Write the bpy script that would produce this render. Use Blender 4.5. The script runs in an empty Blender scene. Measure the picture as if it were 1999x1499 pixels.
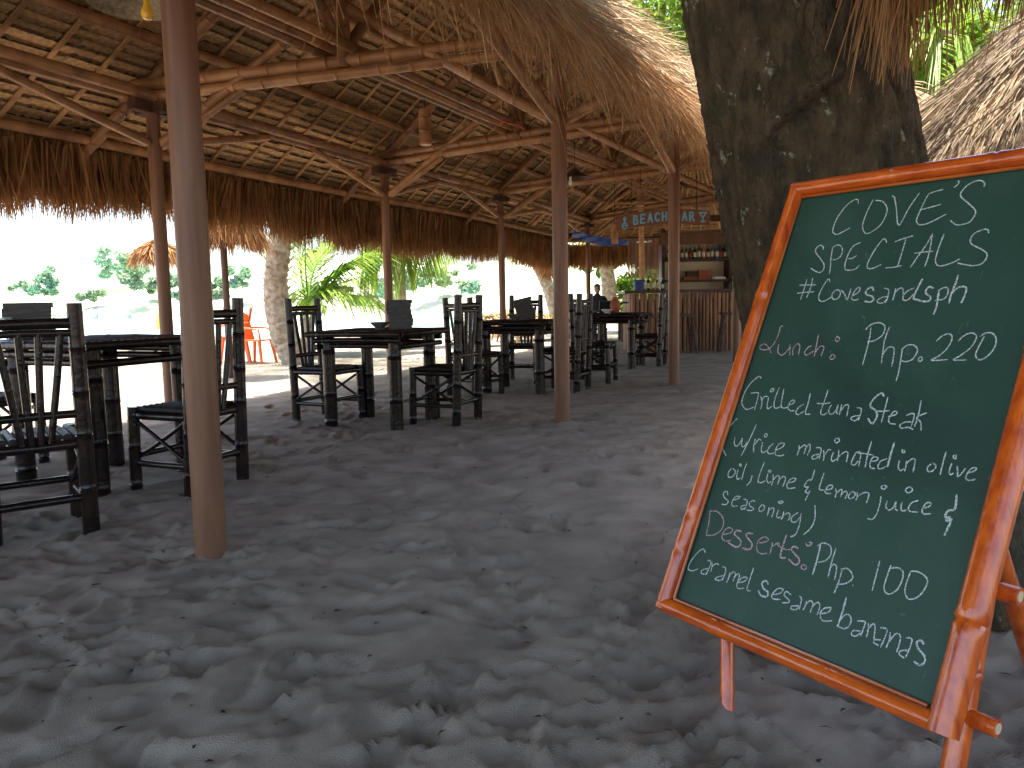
import bpy, math, random
import numpy as np
from mathutils import Vector, Matrix
random.seed(7); RNG = np.random.default_rng(7)
scene = bpy.context.scene
COL = scene.collection
# ------------------------------------------------------------------ camera
F, CX, CY, HC = 1550.0, 999.5, 749.5, 1.08
PITCH, ROLL = math.radians(6.0), math.radians(1.15)
fwd = np.array([0, math.cos(PITCH), -math.sin(PITCH)]); _r = np.array([1.0, 0, 0]); _u = np.cross(_r, fwd)
cright = math.cos(ROLL)*_r - math.sin(ROLL)*_u; cup = math.sin(ROLL)*_r + math.cos(ROLL)*_u
CAMP = np.array([0, 0, HC])
cd = bpy.data.cameras.new('camera'); cam = bpy.data.objects.new('camera', cd); COL.objects.link(cam)
cam.matrix_world = Matrix(((cright[0], cup[0], -fwd[0], 0), (cright[1], cup[1], -fwd[1], 0), (cright[2], cup[2], -fwd[2], HC), (0, 0, 0, 1)))
cd.sensor_width = 36; cd.lens = F/1999*36; cd.clip_end = 3000; cd.clip_start = 0.05
scene.camera = cam
# ------------------------------------------------------------------ light
SUN_EL, SUN_AZ = math.radians(78), math.radians(-60)     # azimuth from +Y towards +X
w = bpy.data.worlds.new('World'); scene.world = w; w.use_nodes = True
nt = w.node_tree; bg = nt.nodes['Background']; sky = nt.nodes.new('ShaderNodeTexSky')
sky.sky_type = 'NISHITA'; sky.sun_disc = False; sky.sun_elevation = SUN_EL; sky.sun_rotation = SUN_AZ
sky.dust_density = 3.0; sky.air_density = 1.0
nt.links.new(sky.outputs[0], bg.inputs[0]); bg.inputs[1].default_value = 0.15
sl = bpy.data.lights.new('sun', 'SUN'); sl.energy = 5.0; sl.angle = math.radians(0.5); sl.color = (1, 0.95, 0.87)
sun = bpy.data.objects.new('sun', sl); COL.objects.link(sun)
sd = Vector((math.sin(SUN_AZ)*math.cos(SUN_EL), math.cos(SUN_AZ)*math.cos(SUN_EL), math.sin(SUN_EL)))
sun.rotation_euler = sd.to_track_quat('Z', 'Y').to_euler(); sun.location = (0, 0, 30)
scene.view_settings.view_transform = 'Standard'; scene.view_settings.look = 'None'
scene.view_settings.exposure = 2.15; scene.view_settings.gamma = 1.0
scene.view_settings.use_curve_mapping = False
scene.cycles.max_bounces = 10; scene.cycles.diffuse_bounces = 6; scene.cycles.transparent_max_bounces = 8

def ray(x, y):
    d = fwd + cright*((x-CX)/F) - cup*((y-CY)/F); return d/d[1]
def at(x, y, Y): return CAMP + ray(x, y)*Y               # point seen at photo pixel x,y and standing Y metres away
def gnd(x, y, z=0.0):
    d = ray(x, y); return CAMP + d*((z-HC)/d[2])
V = lambda *a: np.array(a, float)
# ------------------------------------------------------------------ noise
def vnoise(x, y, seed=0):
    xi = np.floor(x).astype(np.int64); yi = np.floor(y).astype(np.int64); fx = x-xi; fy = y-yi
    fx = fx*fx*(3-2*fx); fy = fy*fy*(3-2*fy)
    def h(a, b):
        n = (a*374761393 + b*668265263 + seed*974711) & 0x7fffffff
        n = ((n ^ (n >> 13))*1274126177) & 0x7fffffff
        return ((n ^ (n >> 16)) & 0xffff)/65535.0
    return (h(xi, yi)*(1-fx)+h(xi+1, yi)*fx)*(1-fy) + (h(xi, yi+1)*(1-fx)+h(xi+1, yi+1)*fx)*fy
def fbm(x, y, o=3, seed=0):
    s = 0; a = 1; t = 0
    for i in range(o): s = s+a*vnoise(x*2**i+13.7*i, y*2**i-7.1*i, seed+i); t += a; a *= .5
    return s/t
# ------------------------------------------------------------------ object helpers
def link(me, name, mat, parent=None, mw=None):
    o = bpy.data.objects.new(name, me); COL.objects.link(o)
    if mat is not None and not me.materials: me.materials.append(mat)
    if parent is not None: o.parent = parent
    if mw is not None: o.matrix_basis = mw
    return o
def tag(o, label=None, cat=None, group=None, kind=None):
    if label: o['label'] = label
    if cat: o['category'] = cat
    if group: o['group'] = group
    if kind: o['kind'] = kind
    return o
def empty(name, loc=(0, 0, 0), rz=0, label=None, cat=None, group=None):
    o = bpy.data.objects.new(name, None); COL.objects.link(o); o.location = loc; o.rotation_euler = (0, 0, rz)
    o.empty_display_size = .1
    return tag(o, label, cat, group)
def copy_tree(o, parent=None):
    c = o.copy(); COL.objects.link(c); c.parent = parent
    for ch in list(o.children): copy_tree(ch, c)
    return c
class MB:
    def __init__(s): s.v = []; s.f = []; s.c = None
    def box(s, c, d, R=None):
        n = len(s.v); c = np.array(c, float); R = np.eye(3) if R is None else np.array(R)
        for i in (-1, 1):
            for j in (-1, 1):
                for k in (-1, 1): s.v.append(c + R@(np.array([i*d[0], j*d[1], k*d[2]])/2))
        for f in ((0, 1, 3, 2), (4, 6, 7, 5), (0, 4, 5, 1), (2, 3, 7, 6), (0, 2, 6, 4), (1, 5, 7, 3)): s.f.append(tuple(n+i for i in f))
        return s
    def tube(s, pts, rad, n=10, caps=True):
        pts = [np.array(p, float) for p in pts]
        rad = [rad]*len(pts) if np.isscalar(rad) else rad
        b0 = len(s.v); t = pts[-1]-pts[0]; t /= np.linalg.norm(t)+1e-9
        a = np.cross(t, [0, 0, 1]);
        if np.linalg.norm(a) < .1: a = np.cross(t, [1, 0, 0])
        a /= np.linalg.norm(a)
        for i, p in enumerate(pts):
            tt = pts[min(i+1, len(pts)-1)]-pts[max(i-1, 0)]; tt /= np.linalg.norm(tt)+1e-9
            a = a-tt*(a@tt); a /= np.linalg.norm(a)+1e-9; b = np.cross(tt, a)
            for k in range(n):
                th = 2*math.pi*k/n; s.v.append(p+rad[i]*(a*math.cos(th)+b*math.sin(th)))
        for i in range(len(pts)-1):
            for k in range(n):
                q = b0+i*n; s.f.append((q+k, q+(k+1) % n, q+n+(k+1) % n, q+n+k))
        if caps:
            s.f.append(tuple(b0+k for k in range(n))[::-1]); e = b0+(len(pts)-1)*n; s.f.append(tuple(e+k for k in range(n)))
        return s
    def bamboo(s, p0, p1, r, node=.3, n=10, bend=.01, r1=None, ph=None):
        p0 = np.array(p0, float); p1 = np.array(p1, float); L = np.linalg.norm(p1-p0); t = (p1-p0)/L
        r1 = r if r1 is None else r1; ph = random.random()*node if ph is None else ph
        side = np.array([random.uniform(-1, 1) for _ in range(3)]); side -= t*(side@t)
        ss = [0.0]; rr = [1.0]; x = ph+.03
        while x < L-.03:
            for dx, k in ((-.028, 1.0), (-.012, 1.012), (-.006, 1.075), (.0, .97), (.006, 1.07), (.012, 1.012), (.03, 1.0)):
                if 0 < x+dx < L: ss.append(x+dx); rr.append(k)
            x += node*random.uniform(.75, 1.25)
            pass
        ss.append(L); rr.append(1.0)
        q = sorted(zip(ss, rr)); ss = [a for a, _ in q]; rr = [b for _, b in q]
        pts = [p0+t*x+side*bend*math.sin(math.pi*x/L)*L for x in ss]
        return s.tube(pts, [(r+(r1-r)*x/L)*k for x, k in zip(ss, rr)], n)
    def lathe(s, c, prof, n=24, caps=True):
        b0 = len(s.v)
        for r, z in prof:
            for k in range(n):
                th = 2*math.pi*k/n; s.v.append(np.array(c)+np.array([r*math.cos(th), r*math.sin(th), z]))
        for i in range(len(prof)-1):
            for k in range(n):
                q = b0+i*n; s.f.append((q+k, q+(k+1) % n, q+n+(k+1) % n, q+n+k))
        if caps: s.f.append(tuple(b0+k for k in range(n))[::-1]); e = b0+(len(prof)-1)*n; s.f.append(tuple(e+k for k in range(n)))
        return s
    def mesh(s, name, smooth=True):
        me = bpy.data.meshes.new(name); me.from_pydata([tuple(v) for v in s.v], [], s.f)
        if smooth:
            me.polygons.foreach_set('use_smooth', [True]*len(me.polygons)); me.set_sharp_from_angle(angle=math.radians(40))
        me.update(); return me
    def build(s, name, mat, parent=None, smooth=True): return link(s.mesh(name, smooth), name, mat, parent)
def np_mesh(name, verts, quads, mat, parent=None, shade=None, smooth=False):
    """verts (n,3), quads (m,4) int; shade: per-vertex grey value stored as 'tint'"""
    me = bpy.data.meshes.new(name); nv, nf = len(verts), len(quads); k = quads.shape[1]
    me.vertices.add(nv); me.vertices.foreach_set('co', np.asarray(verts, np.float32).ravel())
    me.loops.add(nf*k); me.loops.foreach_set('vertex_index', np.asarray(quads, np.int32).ravel())
    me.polygons.add(nf); me.polygons.foreach_set('loop_start', np.arange(0, nf*k, k, dtype=np.int32))
    me.update(calc_edges=True)
    if smooth: me.polygons.foreach_set('use_smooth', [True]*nf)
    if shade is not None:
        a = me.attributes.new('tint', 'FLOAT', 'POINT'); a.data.foreach_set('value', np.asarray(shade, np.float32))
    me.validate(); return link(me, name, mat, parent)
def strands(P0, D, L, W, bendv, segs=2):
    """blades: P0 (n,3) roots, D (n,3) unit directions, L lengths, W widths, bendv (n,3) added quadratically. returns verts, quads"""
    n = len(P0); side = np.cross(D, RNG.normal(size=(n, 3))); side /= np.linalg.norm(side, axis=1)[:, None]+1e-9
    vs = []
    for i in range(segs+1):
        t = i/segs; c = P0+D*(L*t)[:, None]+bendv*(t*t); ww = (W*(1-.75*t*t))[:, None]*.5
        vs += [c-side*ww, c+side*ww]
    A = np.stack(vs, 1).reshape(-1, 3); base = np.arange(n)[:, None]*(2*(segs+1))
    q = [base+np.array([[2*i, 2*i+1, 2*i+3, 2*i+2]]) for i in range(segs)]
    return A, np.concatenate(q, 0), 2*(segs+1)
# ------------------------------------------------------------------ materials
MATS = {}
def mat(name, col, rough=.6, spec=.5, col2=None, nscale=8, nmix=(.35, .65), bump=0, bscale=40, coat=0, metal=0, stretch=None, tint=0, trans=0, vari=0, detail=4):
    m = bpy.data.materials.new(name); m.use_nodes = True; N = m.node_tree; b = N.nodes['Principled BSDF']
    b.inputs['Roughness'].default_value = rough; b.inputs['Specular IOR Level'].default_value = spec
    b.inputs['Metallic'].default_value = metal; b.inputs['Coat Weight'].default_value = coat; b.inputs['Coat Roughness'].default_value = .12
    tc = N.nodes.new('ShaderNodeTexCoord'); mp = N.nodes.new('ShaderNodeMapping'); N.links.new(tc.outputs['Object'], mp.inputs[0])
    if stretch: mp.inputs['Scale'].default_value = stretch
    out = None
    if col2 is not None:
        nz = N.nodes.new('ShaderNodeTexNoise'); nz.inputs['Scale'].default_value = nscale; nz.inputs['Detail'].default_value = detail
        N.links.new(mp.outputs[0], nz.inputs[0]); rp = N.nodes.new('ShaderNodeValToRGB')
        rp.color_ramp.elements[0].position = nmix[0]; rp.color_ramp.elements[1].position = nmix[1]
        rp.color_ramp.elements[0].color = (*col, 1); rp.color_ramp.elements[1].color = (*col2, 1)
        N.links.new(nz.outputs[0], rp.inputs[0]); out = rp.outputs[0]
    else:
        rgb = N.nodes.new('ShaderNodeRGB'); rgb.outputs[0].default_value = (*col, 1); out = rgb.outputs[0]
    def mul(out, valsock, lo, hi):
        mr = N.nodes.new('ShaderNodeMapRange'); mr.inputs[3].default_value = lo; mr.inputs[4].default_value = hi
        N.links.new(valsock, mr.inputs[0]); mx = N.nodes.new('ShaderNodeMix'); mx.data_type = 'RGBA'; mx.blend_type = 'MULTIPLY'; mx.inputs[0].default_value = 1
        N.links.new(out, mx.inputs[6]); N.links.new(mr.outputs[0], mx.inputs[7]); return mx.outputs[2]
    if tint:
        at_ = N.nodes.new('ShaderNodeAttribute'); at_.attribute_name = 'tint'; out = mul(out, at_.outputs['Fac'], 1-tint, 1+tint)
    if vari:
        oi = N.nodes.new('ShaderNodeObjectInfo'); out = mul(out, oi.outputs['Random'], 1-vari, 1+vari)
    N.links.new(out, b.inputs['Base Color'])
    if bump:
        n2 = N.nodes.new('ShaderNodeTexNoise'); n2.inputs['Scale'].default_value = bscale; n2.inputs['Detail'].default_value = 5
        N.links.new(mp.outputs[0], n2.inputs[0]); bp = N.nodes.new('ShaderNodeBump'); bp.inputs['Strength'].default_value = bump; bp.inputs['Distance'].default_value = .01
        N.links.new(n2.outputs[0], bp.inputs['Height']); N.links.new(bp.outputs[0], b.inputs['Normal'])
    if trans:
        tr = N.nodes.new('ShaderNodeBsdfTranslucent'); N.links.new(out, tr.inputs[0]); ms = N.nodes.new('ShaderNodeMixShader'); ms.inputs[0].default_value = trans
        N.links.new(b.outputs[0], ms.inputs[1]); N.links.new(tr.outputs[0], ms.inputs[2]); N.links.new(ms.outputs[0], N.nodes['Material Output'].inputs[0])
    MATS[name] = m; return m
mat('sand', (.225, .186, .146), .95, .2, (.36, .30, .24), 3.5, (.32, .68), bump=.55, bscale=260, detail=9)
mat('bamboo', (.41, .205, .082), .42, .5, (.17, .075, .03), 5, (.3, .75), bump=.15, bscale=25, vari=.3)
mat('bamboo_pale', (.56, .32, .14), .5, .4, (.33, .18, .08), 6, vari=.25)
mat('shingle', (.56, .36, .175), .8, .2, (.32, .18, .085), 26, (.3, .7), bump=.9, bscale=60, vari=.42)
mat('thatch', (.38, .20, .08), .8, .2, (.25, .12, .045), 5, tint=.45, trans=.22)
mat('thatch_grey', (.56, .40, .23), .85, .2, (.36, .26, .17), 4, tint=.6, trans=.15)
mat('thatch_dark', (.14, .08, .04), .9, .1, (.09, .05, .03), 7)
mat('post_paint', (.25, .125, .066), .42, .35, (.15, .068, .038), 5, (.3, .75), bump=.12, bscale=14, stretch=(5, 5, .35), detail=8)
mat('block', (.10, .045, .026), .6, .4, (.07, .03, .018), 9)
mat('black_bamboo', (.010, .006, .005), .24, .35, (.030, .015, .010), 6, (.45, .8), bump=.3, bscale=34, coat=.08, vari=.3)
mat('black_seat', (.013, .010, .009), .42, .35, (.022, .018, .016), 12, bump=.2, bscale=20)
mat('varnish', (.80, .155, .012), .2, .6, (.42, .045, .005), 9, (.34, .72), bump=.2, bscale=16, coat=.6, detail=9, stretch=(5, 5, .55))
mat('varnish_across', (.80, .155, .012), .2, .6, (.42, .045, .005), 9, (.34, .72), bump=.2, bscale=16, coat=.6, detail=9, stretch=(.9, .9, 6))
mat('thatch_shaded', (.25, .185, .115), .85, .2, (.15, .11, .075), 3, tint=.6, trans=.12)  # darkened copy of thatch_grey; the conical hut's shade is put into the colour
mat('varnish_tan', (.62, .20, .04), .3, .5, (.5, .10, .012), 9, (.25, .6), bump=.2, bscale=20, coat=.7)
mat('cut_end', (.70, .52, .32), .7)
mat('sign_wood', (.23, .095, .045), .6, .4, (.16, .062, .03), 8, stretch=(1, 1, 6))
mat('sky_blue_paint', (.16, .45, .62), .6)
mat('bar_wood', (.30, .15, .075), .45, .4, (.17, .078, .040), 10, stretch=(1, 1, .2), vari=.35)
mat('dark_wood', (.075, .036, .022), .5, .4, (.045, .02, .013), 8, vari=.2)
mat('cream_wall', (.80, .68, .48), .8)
mat('bark_palm', (.46, .38, .30), .9, .2, (.24, .18, .13), 11, bump=.8, bscale=30)
mat('frond', (.16, .30, .03), .5, .4, (.30, .42, .05), 1.5, tint=.35, trans=.45)
mat('frond_dry', (.42, .28, .12), .8, .2, (.32, .2, .08), 3, tint=.35, trans=.3)
mat('leaf', (.045, .11, .02), .5, .4, (.10, .19, .03), .9, tint=.45, trans=.4)
mat('leaf_bright', (.14, .26, .03), .5, .4, (.26, .38, .05), .9, tint=.4, trans=.5)  # lighter copy of leaf; the sunlit look is put into the colour
mat('leaf_far', (.22, .31, .20), .7, .3, (.30, .42, .22), .3, tint=.4, trans=.2)  # leaf colour paled to stand in for glare and haze over the hill
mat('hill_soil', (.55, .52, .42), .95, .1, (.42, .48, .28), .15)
mat('orange_plastic', (.80, .16, .03), .4)
mat('yellow_plastic', (.85, .60, .05), .5)
mat('blue_tarp', (.02, .06, .25), .5, .4, (.03, .09, .33), 6, bump=.5, bscale=9)
mat('menu', (.03, .022, .016), .45, .4, (.055, .045, .035), 60, (.5, .62), stretch=(.25, 1, 1.2))
mat('bowl', (.14, .12, .10), .35)
mat('glass', (.6, .7, .68), .05, .5)
mat('white_paper', (.75, .75, .74), .6)
mat('water', (.20, .42, .46), .12, .5, bump=.25, bscale=1.2)
mat('rock', (.22, .22, .24), .9, .2, (.32, .31, .32), 2)
mat('skin', (.30, .15, .09), .6); mat('hair', (.012, .01, .009), .6); mat('dark_shirt', (.018, .02, .035), .85); mat('blue_shorts', (.03, .07, .2), .8)
mat('laptop', (.015, .015, .018), .4)
mat('terracotta', (.40, .12, .05), .6, .4, (.28, .07, .03), 12)
mat('bucket_blue', (.05, .08, .30), .4)
mat('bulb', (.85, .50, .04), .25, .5)
mat('lamp_weave', (.42, .34, .22), .8, .2, (.24, .19, .12), 45, stretch=(1, 1, .3))
mat('cord_red', (.55, .05, .02), .5); mat('cord_black', (.01, .01, .01), .5)
for nm, c in (('bottle_green', (.03, .10, .04)), ('bottle_brown', (.07, .025, .01)), ('bottle_clear', (.5, .55, .52)), ('bottle_blue', (.05, .12, .3)), ('bottle_amber', (.45, .16, .03)), ('label_cream', (.7, .65, .5)), ('label_red', (.4, .05, .04)), ('bottle_cap', (.5, .5, .5))):
    mat(nm, c, .12 if nm.startswith('bottle') else .6)
for nm in ('glass', 'bottle_clear', 'bottle_green'): MATS[nm].node_tree.nodes['Principled BSDF'].inputs['Transmission Weight'].default_value = .85 if nm != 'bottle_green' else .5
M = MATS
# special materials: tree bark, chalkboard, chalk
def bark_mat():
    m = mat('bark', (.052, .040, .024), .9, .2, (.105, .074, .042), 17, (.40, .62), bump=1.0, bscale=55, stretch=(1, 1, .5), detail=12)
    for n_ in m.node_tree.nodes:
        if n_.bl_idname == 'ShaderNodeBump': n_.inputs['Distance'].default_value = .035
    N = m.node_tree; b = N.nodes['Principled BSDF']; cur = b.inputs['Base Color'].links[0].from_socket
    tc = N.nodes.new('ShaderNodeTexCoord')
    for sc, lo, hi, col, st in ((2.6, .60, .68, (.20, .085, .03, 1), (1, 1, .3)), (6.5, .615, .65, (.30, .30, .21, 1), (1, 1, .8)), (17, .63, .67, (.33, .30, .23, 1), (1, 1, .6)), (3.2, .56, .72, (.045, .06, .022, 1), (1, 1, .5)), (22, .66, .72, (.25, .13, .05, 1), (1, 1, .25))):
        mp = N.nodes.new('ShaderNodeMapping'); mp.inputs['Scale'].default_value = st; mp.inputs['Location'].default_value = (sc, sc*2, 3)
        N.links.new(tc.outputs['Object'], mp.inputs[0])
        nz = N.nodes.new('ShaderNodeTexNoise'); nz.inputs['Scale'].default_value = sc; nz.inputs['Detail'].default_value = 9; nz.inputs['Roughness'].default_value = .72
        N.links.new(mp.outputs[0], nz.inputs[0]); mr = N.nodes.new('ShaderNodeMapRange'); mr.inputs[1].default_value = lo; mr.inputs[2].default_value = hi
        N.links.new(nz.outputs[0], mr.inputs[0]); mx = N.nodes.new('ShaderNodeMix'); mx.data_type = 'RGBA'
        N.links.new(mr.outputs[0], mx.inputs[0]); N.links.new(cur, mx.inputs[6]); mx.inputs[7].default_value = col; cur = mx.outputs[2]
    N.links.new(cur, b.inputs['Base Color'])
bark_mat()
def board_mat():
    m = mat('board_green', (.020, .064, .042), .5, .4, (.028, .080, .055), 2.2, (.3, .8), detail=6)
    N = m.node_tree; b = N.nodes['Principled BSDF']; tc = N.nodes.new('ShaderNodeTexCoord'); nz = N.nodes.new('ShaderNodeTexNoise')
    nz.inputs['Scale'].default_value = 120; N.links.new(tc.outputs['Object'], nz.inputs[0]); bp = N.nodes.new('ShaderNodeBump')
    bp.inputs['Strength'].default_value = .12; bp.inputs['Distance'].default_value = .002; N.links.new(nz.outputs[0], bp.inputs['Height']); N.links.new(bp.outputs[0], b.inputs['Normal'])
    cur = b.inputs['Base Color'].links[0].from_socket
    for sc, lo, hi, col, f, st in ((3.1, .48, .78, (.058, .115, .09, 1), .55, (1.6, 1, .8)), (1.7, .55, .72, (.014, .042, .032, 1), .7, (1, 1, 1.4)), (60, .66, .74, (.11, .16, .14, 1), .5, (1, 1, .35))):
        mp = N.nodes.new('ShaderNodeMapping'); mp.inputs['Scale'].default_value = st; mp.inputs['Rotation'].default_value = (.3, .6, .4); N.links.new(tc.outputs['Object'], mp.inputs[0])
        n2 = N.nodes.new('ShaderNodeTexNoise'); n2.inputs['Scale'].default_value = sc; n2.inputs['Detail'].default_value = 6; n2.inputs['Distortion'].default_value = .8; N.links.new(mp.outputs[0], n2.inputs[0])
        mr = N.nodes.new('ShaderNodeMapRange'); mr.inputs[1].default_value = lo; mr.inputs[2].default_value = hi; mr.inputs[4].default_value = f; N.links.new(n2.outputs[0], mr.inputs[0])
        mx = N.nodes.new('ShaderNodeMix'); mx.data_type = 'RGBA'; N.links.new(mr.outputs[0], mx.inputs[0]); N.links.new(cur, mx.inputs[6]); mx.inputs[7].default_value = col; cur = mx.outputs[2]
    N.links.new(cur, b.inputs['Base Color'])
board_mat()
for nm, c in (('chalk_white', (.66, .74, .70)), ('chalk_pink', (.62, .46, .50))):
    mat(nm, tuple(x*.28 for x in c), .95, .05, c, 380, (.40, .54), detail=2)
def sand_detail():
    N = M['sand'].node_tree; b = N.nodes['Principled BSDF']; tc = N.nodes.new('ShaderNodeTexCoord'); cur = b.inputs['Base Color'].links[0].from_socket
    for sc, lo, hi, col, f in ((900, .70, .76, (.06, .055, .05, 1), .5), (4.5, .5, .75, (.20, .155, .12, 1), .6), (55, .72, .76, (.08, .06, .04, 1), .7)):
        nz = N.nodes.new('ShaderNodeTexNoise'); nz.inputs['Scale'].default_value = sc; nz.inputs['Detail'].default_value = 4
        N.links.new(tc.outputs['Object'], nz.inputs[0]); mr = N.nodes.new('ShaderNodeMapRange'); mr.inputs[1].default_value = lo; mr.inputs[2].default_value = hi; mr.inputs[4].default_value = f
        N.links.new(nz.outputs[0], mr.inputs[0]); mx = N.nodes.new('ShaderNodeMix'); mx.data_type = 'RGBA'; N.links.new(mr.outputs[0], mx.inputs[0]); N.links.new(cur, mx.inputs[6]); mx.inputs[7].default_value = col; cur = mx.outputs[2]
    N.links.new(cur, b.inputs['Base Color'])
sand_detail()
# ================================================================== ground
def axis(bands):
    out = [bands[0][0]]
    for a, b_, st in bands:
        n = max(1, int(round((b_-a)/st))); out += list(np.linspace(a, b_, n+1)[1:])
    return np.array(out)
XS = axis([(-900, -100, 100), (-100, -20, 10), (-20, -6, .7), (-6, -2.6, .07), (-2.6, 2.6, .021), (2.6, 6, .07), (6, 20, .7), (20, 100, 10), (100, 900, 100)])
YS = axis([(-100, -10, 15), (-10, 0, 1), (0, 1.0, .2), (1.0, 4.6, .018), (4.6, 9, .035), (9, 20, .12), (20, 34, .7), (34, 90, 7), (90, 900, 90)])
GX, GY = np.meshgrid(XS, YS)
def big(x, y): return .05*(fbm(x*.5, y*.5, 2, 3)-.5)
Z = big(GX, GY)+.038*(fbm(GX*1.5+.8*fbm(GX, GY, 2, 9), GY*2.1, 3, 5)-.5)+.010*(1-np.abs(2*fbm(GX*3.0, GY*5.5+1.5*GX, 2, 11)-1))
Z += .011*(fbm(GX*16, GY*16, 2, 21)-.5)+.007*(1-np.abs(2*fbm(GX*9, GY*14, 3, 23)-1))
def stamp(cx, cy, L, Wd, ang, dep, rim):
    i0, i1 = np.searchsorted(XS, [cx-L*1.3, cx+L*1.3]); j0, j1 = np.searchsorted(YS, [cy-L*1.3, cy+L*1.3])
    if i1-i0 < 3 or j1-j0 < 3: return
    x = GX[j0:j1, i0:i1]-cx; y = GY[j0:j1, i0:i1]-cy; c, s = math.cos(ang), math.sin(ang)
    u = (x*c+y*s)/L; v = (-x*s+y*c)/Wd*(1+.25*u); r = np.sqrt(u*u+v*v)*2
    r = r+.25*(vnoise(x*18+cx*9, y*18, 31)-.5)
    d = np.where(r < 1, -dep*(1-r**4)*(.75+.25*np.cos(u*5)), 0)+rim*np.exp(-((r-1.13)/.13)**2)*(.6+.4*u)
    Z[j0:j1, i0:i1] += d
for i in range(1700):
    y = 1.0+8.5*RNG.random()**1.2; x = RNG.uniform(-.75, .75)*(y+.8)
    stamp(x, y, RNG.uniform(.16, .30), RNG.uniform(.08, .13), RNG.normal(.9, .9), RNG.uniform(.008, .028), RNG.uniform(.007, .018))
for mx_, my_, mr_, mh_ in ((-1.31, 3.33, .13, .035), (.43, 6.78, .13, .035), (1.96, 9.57, .15, .03)):
    rr0 = np.hypot(GX-mx_, GY-my_); Z += mh_*np.exp(-(rr0/mr_)**2)*(.6+.8*vnoise(GX*14, GY*14, 77))
Z -= np.clip((GY-26)/20, 0, 1)*np.clip((-GX+2)/8, 0, 1)*.5
ny, nx = GX.shape; idx = np.arange(nx*ny).reshape(ny, nx)
quads = np.stack([idx[:-1, :-1], idx[:-1, 1:], idx[1:, 1:], idx[1:, :-1]], -1).reshape(-1, 4)
g = np_mesh('sand_ground', np.stack([GX, GY, Z], -1).reshape(-1, 3), quads, M['sand'], smooth=True); tag(g, kind='structure')
def zs(x, y):                                   # sand height below a point
    return float(Z[min(np.searchsorted(YS, y), ny-1), min(np.searchsorted(XS, x), nx-1)])
wv = np.array([[-900, 30, -.15], [-2, 30, -.15], [30, 120, -.15], [60, 120, -.15], [60, 900, -.15], [-900, 900, -.15]], float)
me = bpy.data.meshes.new('sea'); me.from_pydata([tuple(v) for v in wv], [], [(0, 1, 2, 3, 4, 5)]); tag(link(me, 'sea', M['water']), kind='structure')
# ================================================================== pavilion
N_ = {-1: V(-2.95, .2), 0: V(-1.31, 3.33), 1: V(.43, 6.78), 2: V(1.96, 9.57), 3: V(3.59, 12.65), 4: V(5.5, 16.2)}
F_ = {-2: V(-6.3, .3), -1: V(-4.75, 3.85), 0: V(-3.2, 7.4), 1: V(-1.69, 11.1), 2: V(-.14, 14.3), 3: V(1.93, 19.7)}
pav = empty('thatched_pavilion', (-1.4, 7.1, 0), 0, 'long open pavilion with bamboo trusses, brown posts and shaggy thatched roof over the tables', 'pavilion')
PO = V(-1.4, 7.1, 0)
def P3(p, z): return V(p[0], p[1], z)
class PB(MB):                                        # builds a pavilion part in the pavilion's own space
    def out(s, name, m, smooth=True):
        s.v = [v-PO for v in s.v]; return s.build(name, m, pav, smooth)
def bam(name, a, b, r, m='bamboo', n=10, node=.33, bend=.004, r1=None): return PB().bamboo(a, b, r, node, n, bend, r1).out(name, M[m])
def unit(v): return v/np.linalg.norm(v)
def post(p, r, top, lean=None):
    z0 = zs(*p); b = PB(); q = P3(p, z0-.25); t = P3(p, top)
    b.tube([q+(t-q)*k/8 for k in range(9)], [r]*9, 24); b.out('post', M['post_paint'])
for k, p in N_.items():
    post(p, .066, 3.06)
for k, p in F_.items():
    post(p, .06, 2.95)
ZN, ZF, RZ, OUT = 3.12, 2.97, 4.65, .78
ds = {k: unit(N_[k+1]-F_[k]) for k in F_}             # truss directions, sea side to land side
MID = {k: (F_[k]+N_[k+1])/2 for k in F_}
# bolsters
for P, z in ((N_, 3.01), (F_, 2.87)):
    for k, p in P.items():
        d = unit((P.get(k+1, p)-P.get(k-1, p))); dd = V(d[0], d[1], 0)
        R = np.array([[d[0], -d[1], 0], [d[1], d[0], 0], [0, 0, 1]])
        PB().box(P3(p, z), (.46, .10, .10), R).out('post_block', M['block'], False)
        R2 = np.array([[-d[1], -d[0], 0], [d[0], -d[1], 0], [0, 0, 1]]); PB().box(P3(p, z-.012), (.34, .09, .07), R2).out('post_block', M['block'], False)
# plates along both rows (double bamboo)
for P, z, off in ((N_, ZN, .0), (F_, ZF, .0)):
    ks = sorted(P)
    for a, b in zip(ks[:-1], ks[1:]):
        d = unit(P[b]-P[a]); nrm = V(-d[1], d[0])
        for o, dz in ((-.05, 0), (.055, -.035)):
            A = P3(P[a]-d*.25+nrm*o, z+dz+random.uniform(-.015, .015)); B = P3(P[b]+d*.25+nrm*o, z+dz+random.uniform(-.015, .015))
            bam('plate', A, B, .048)
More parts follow.
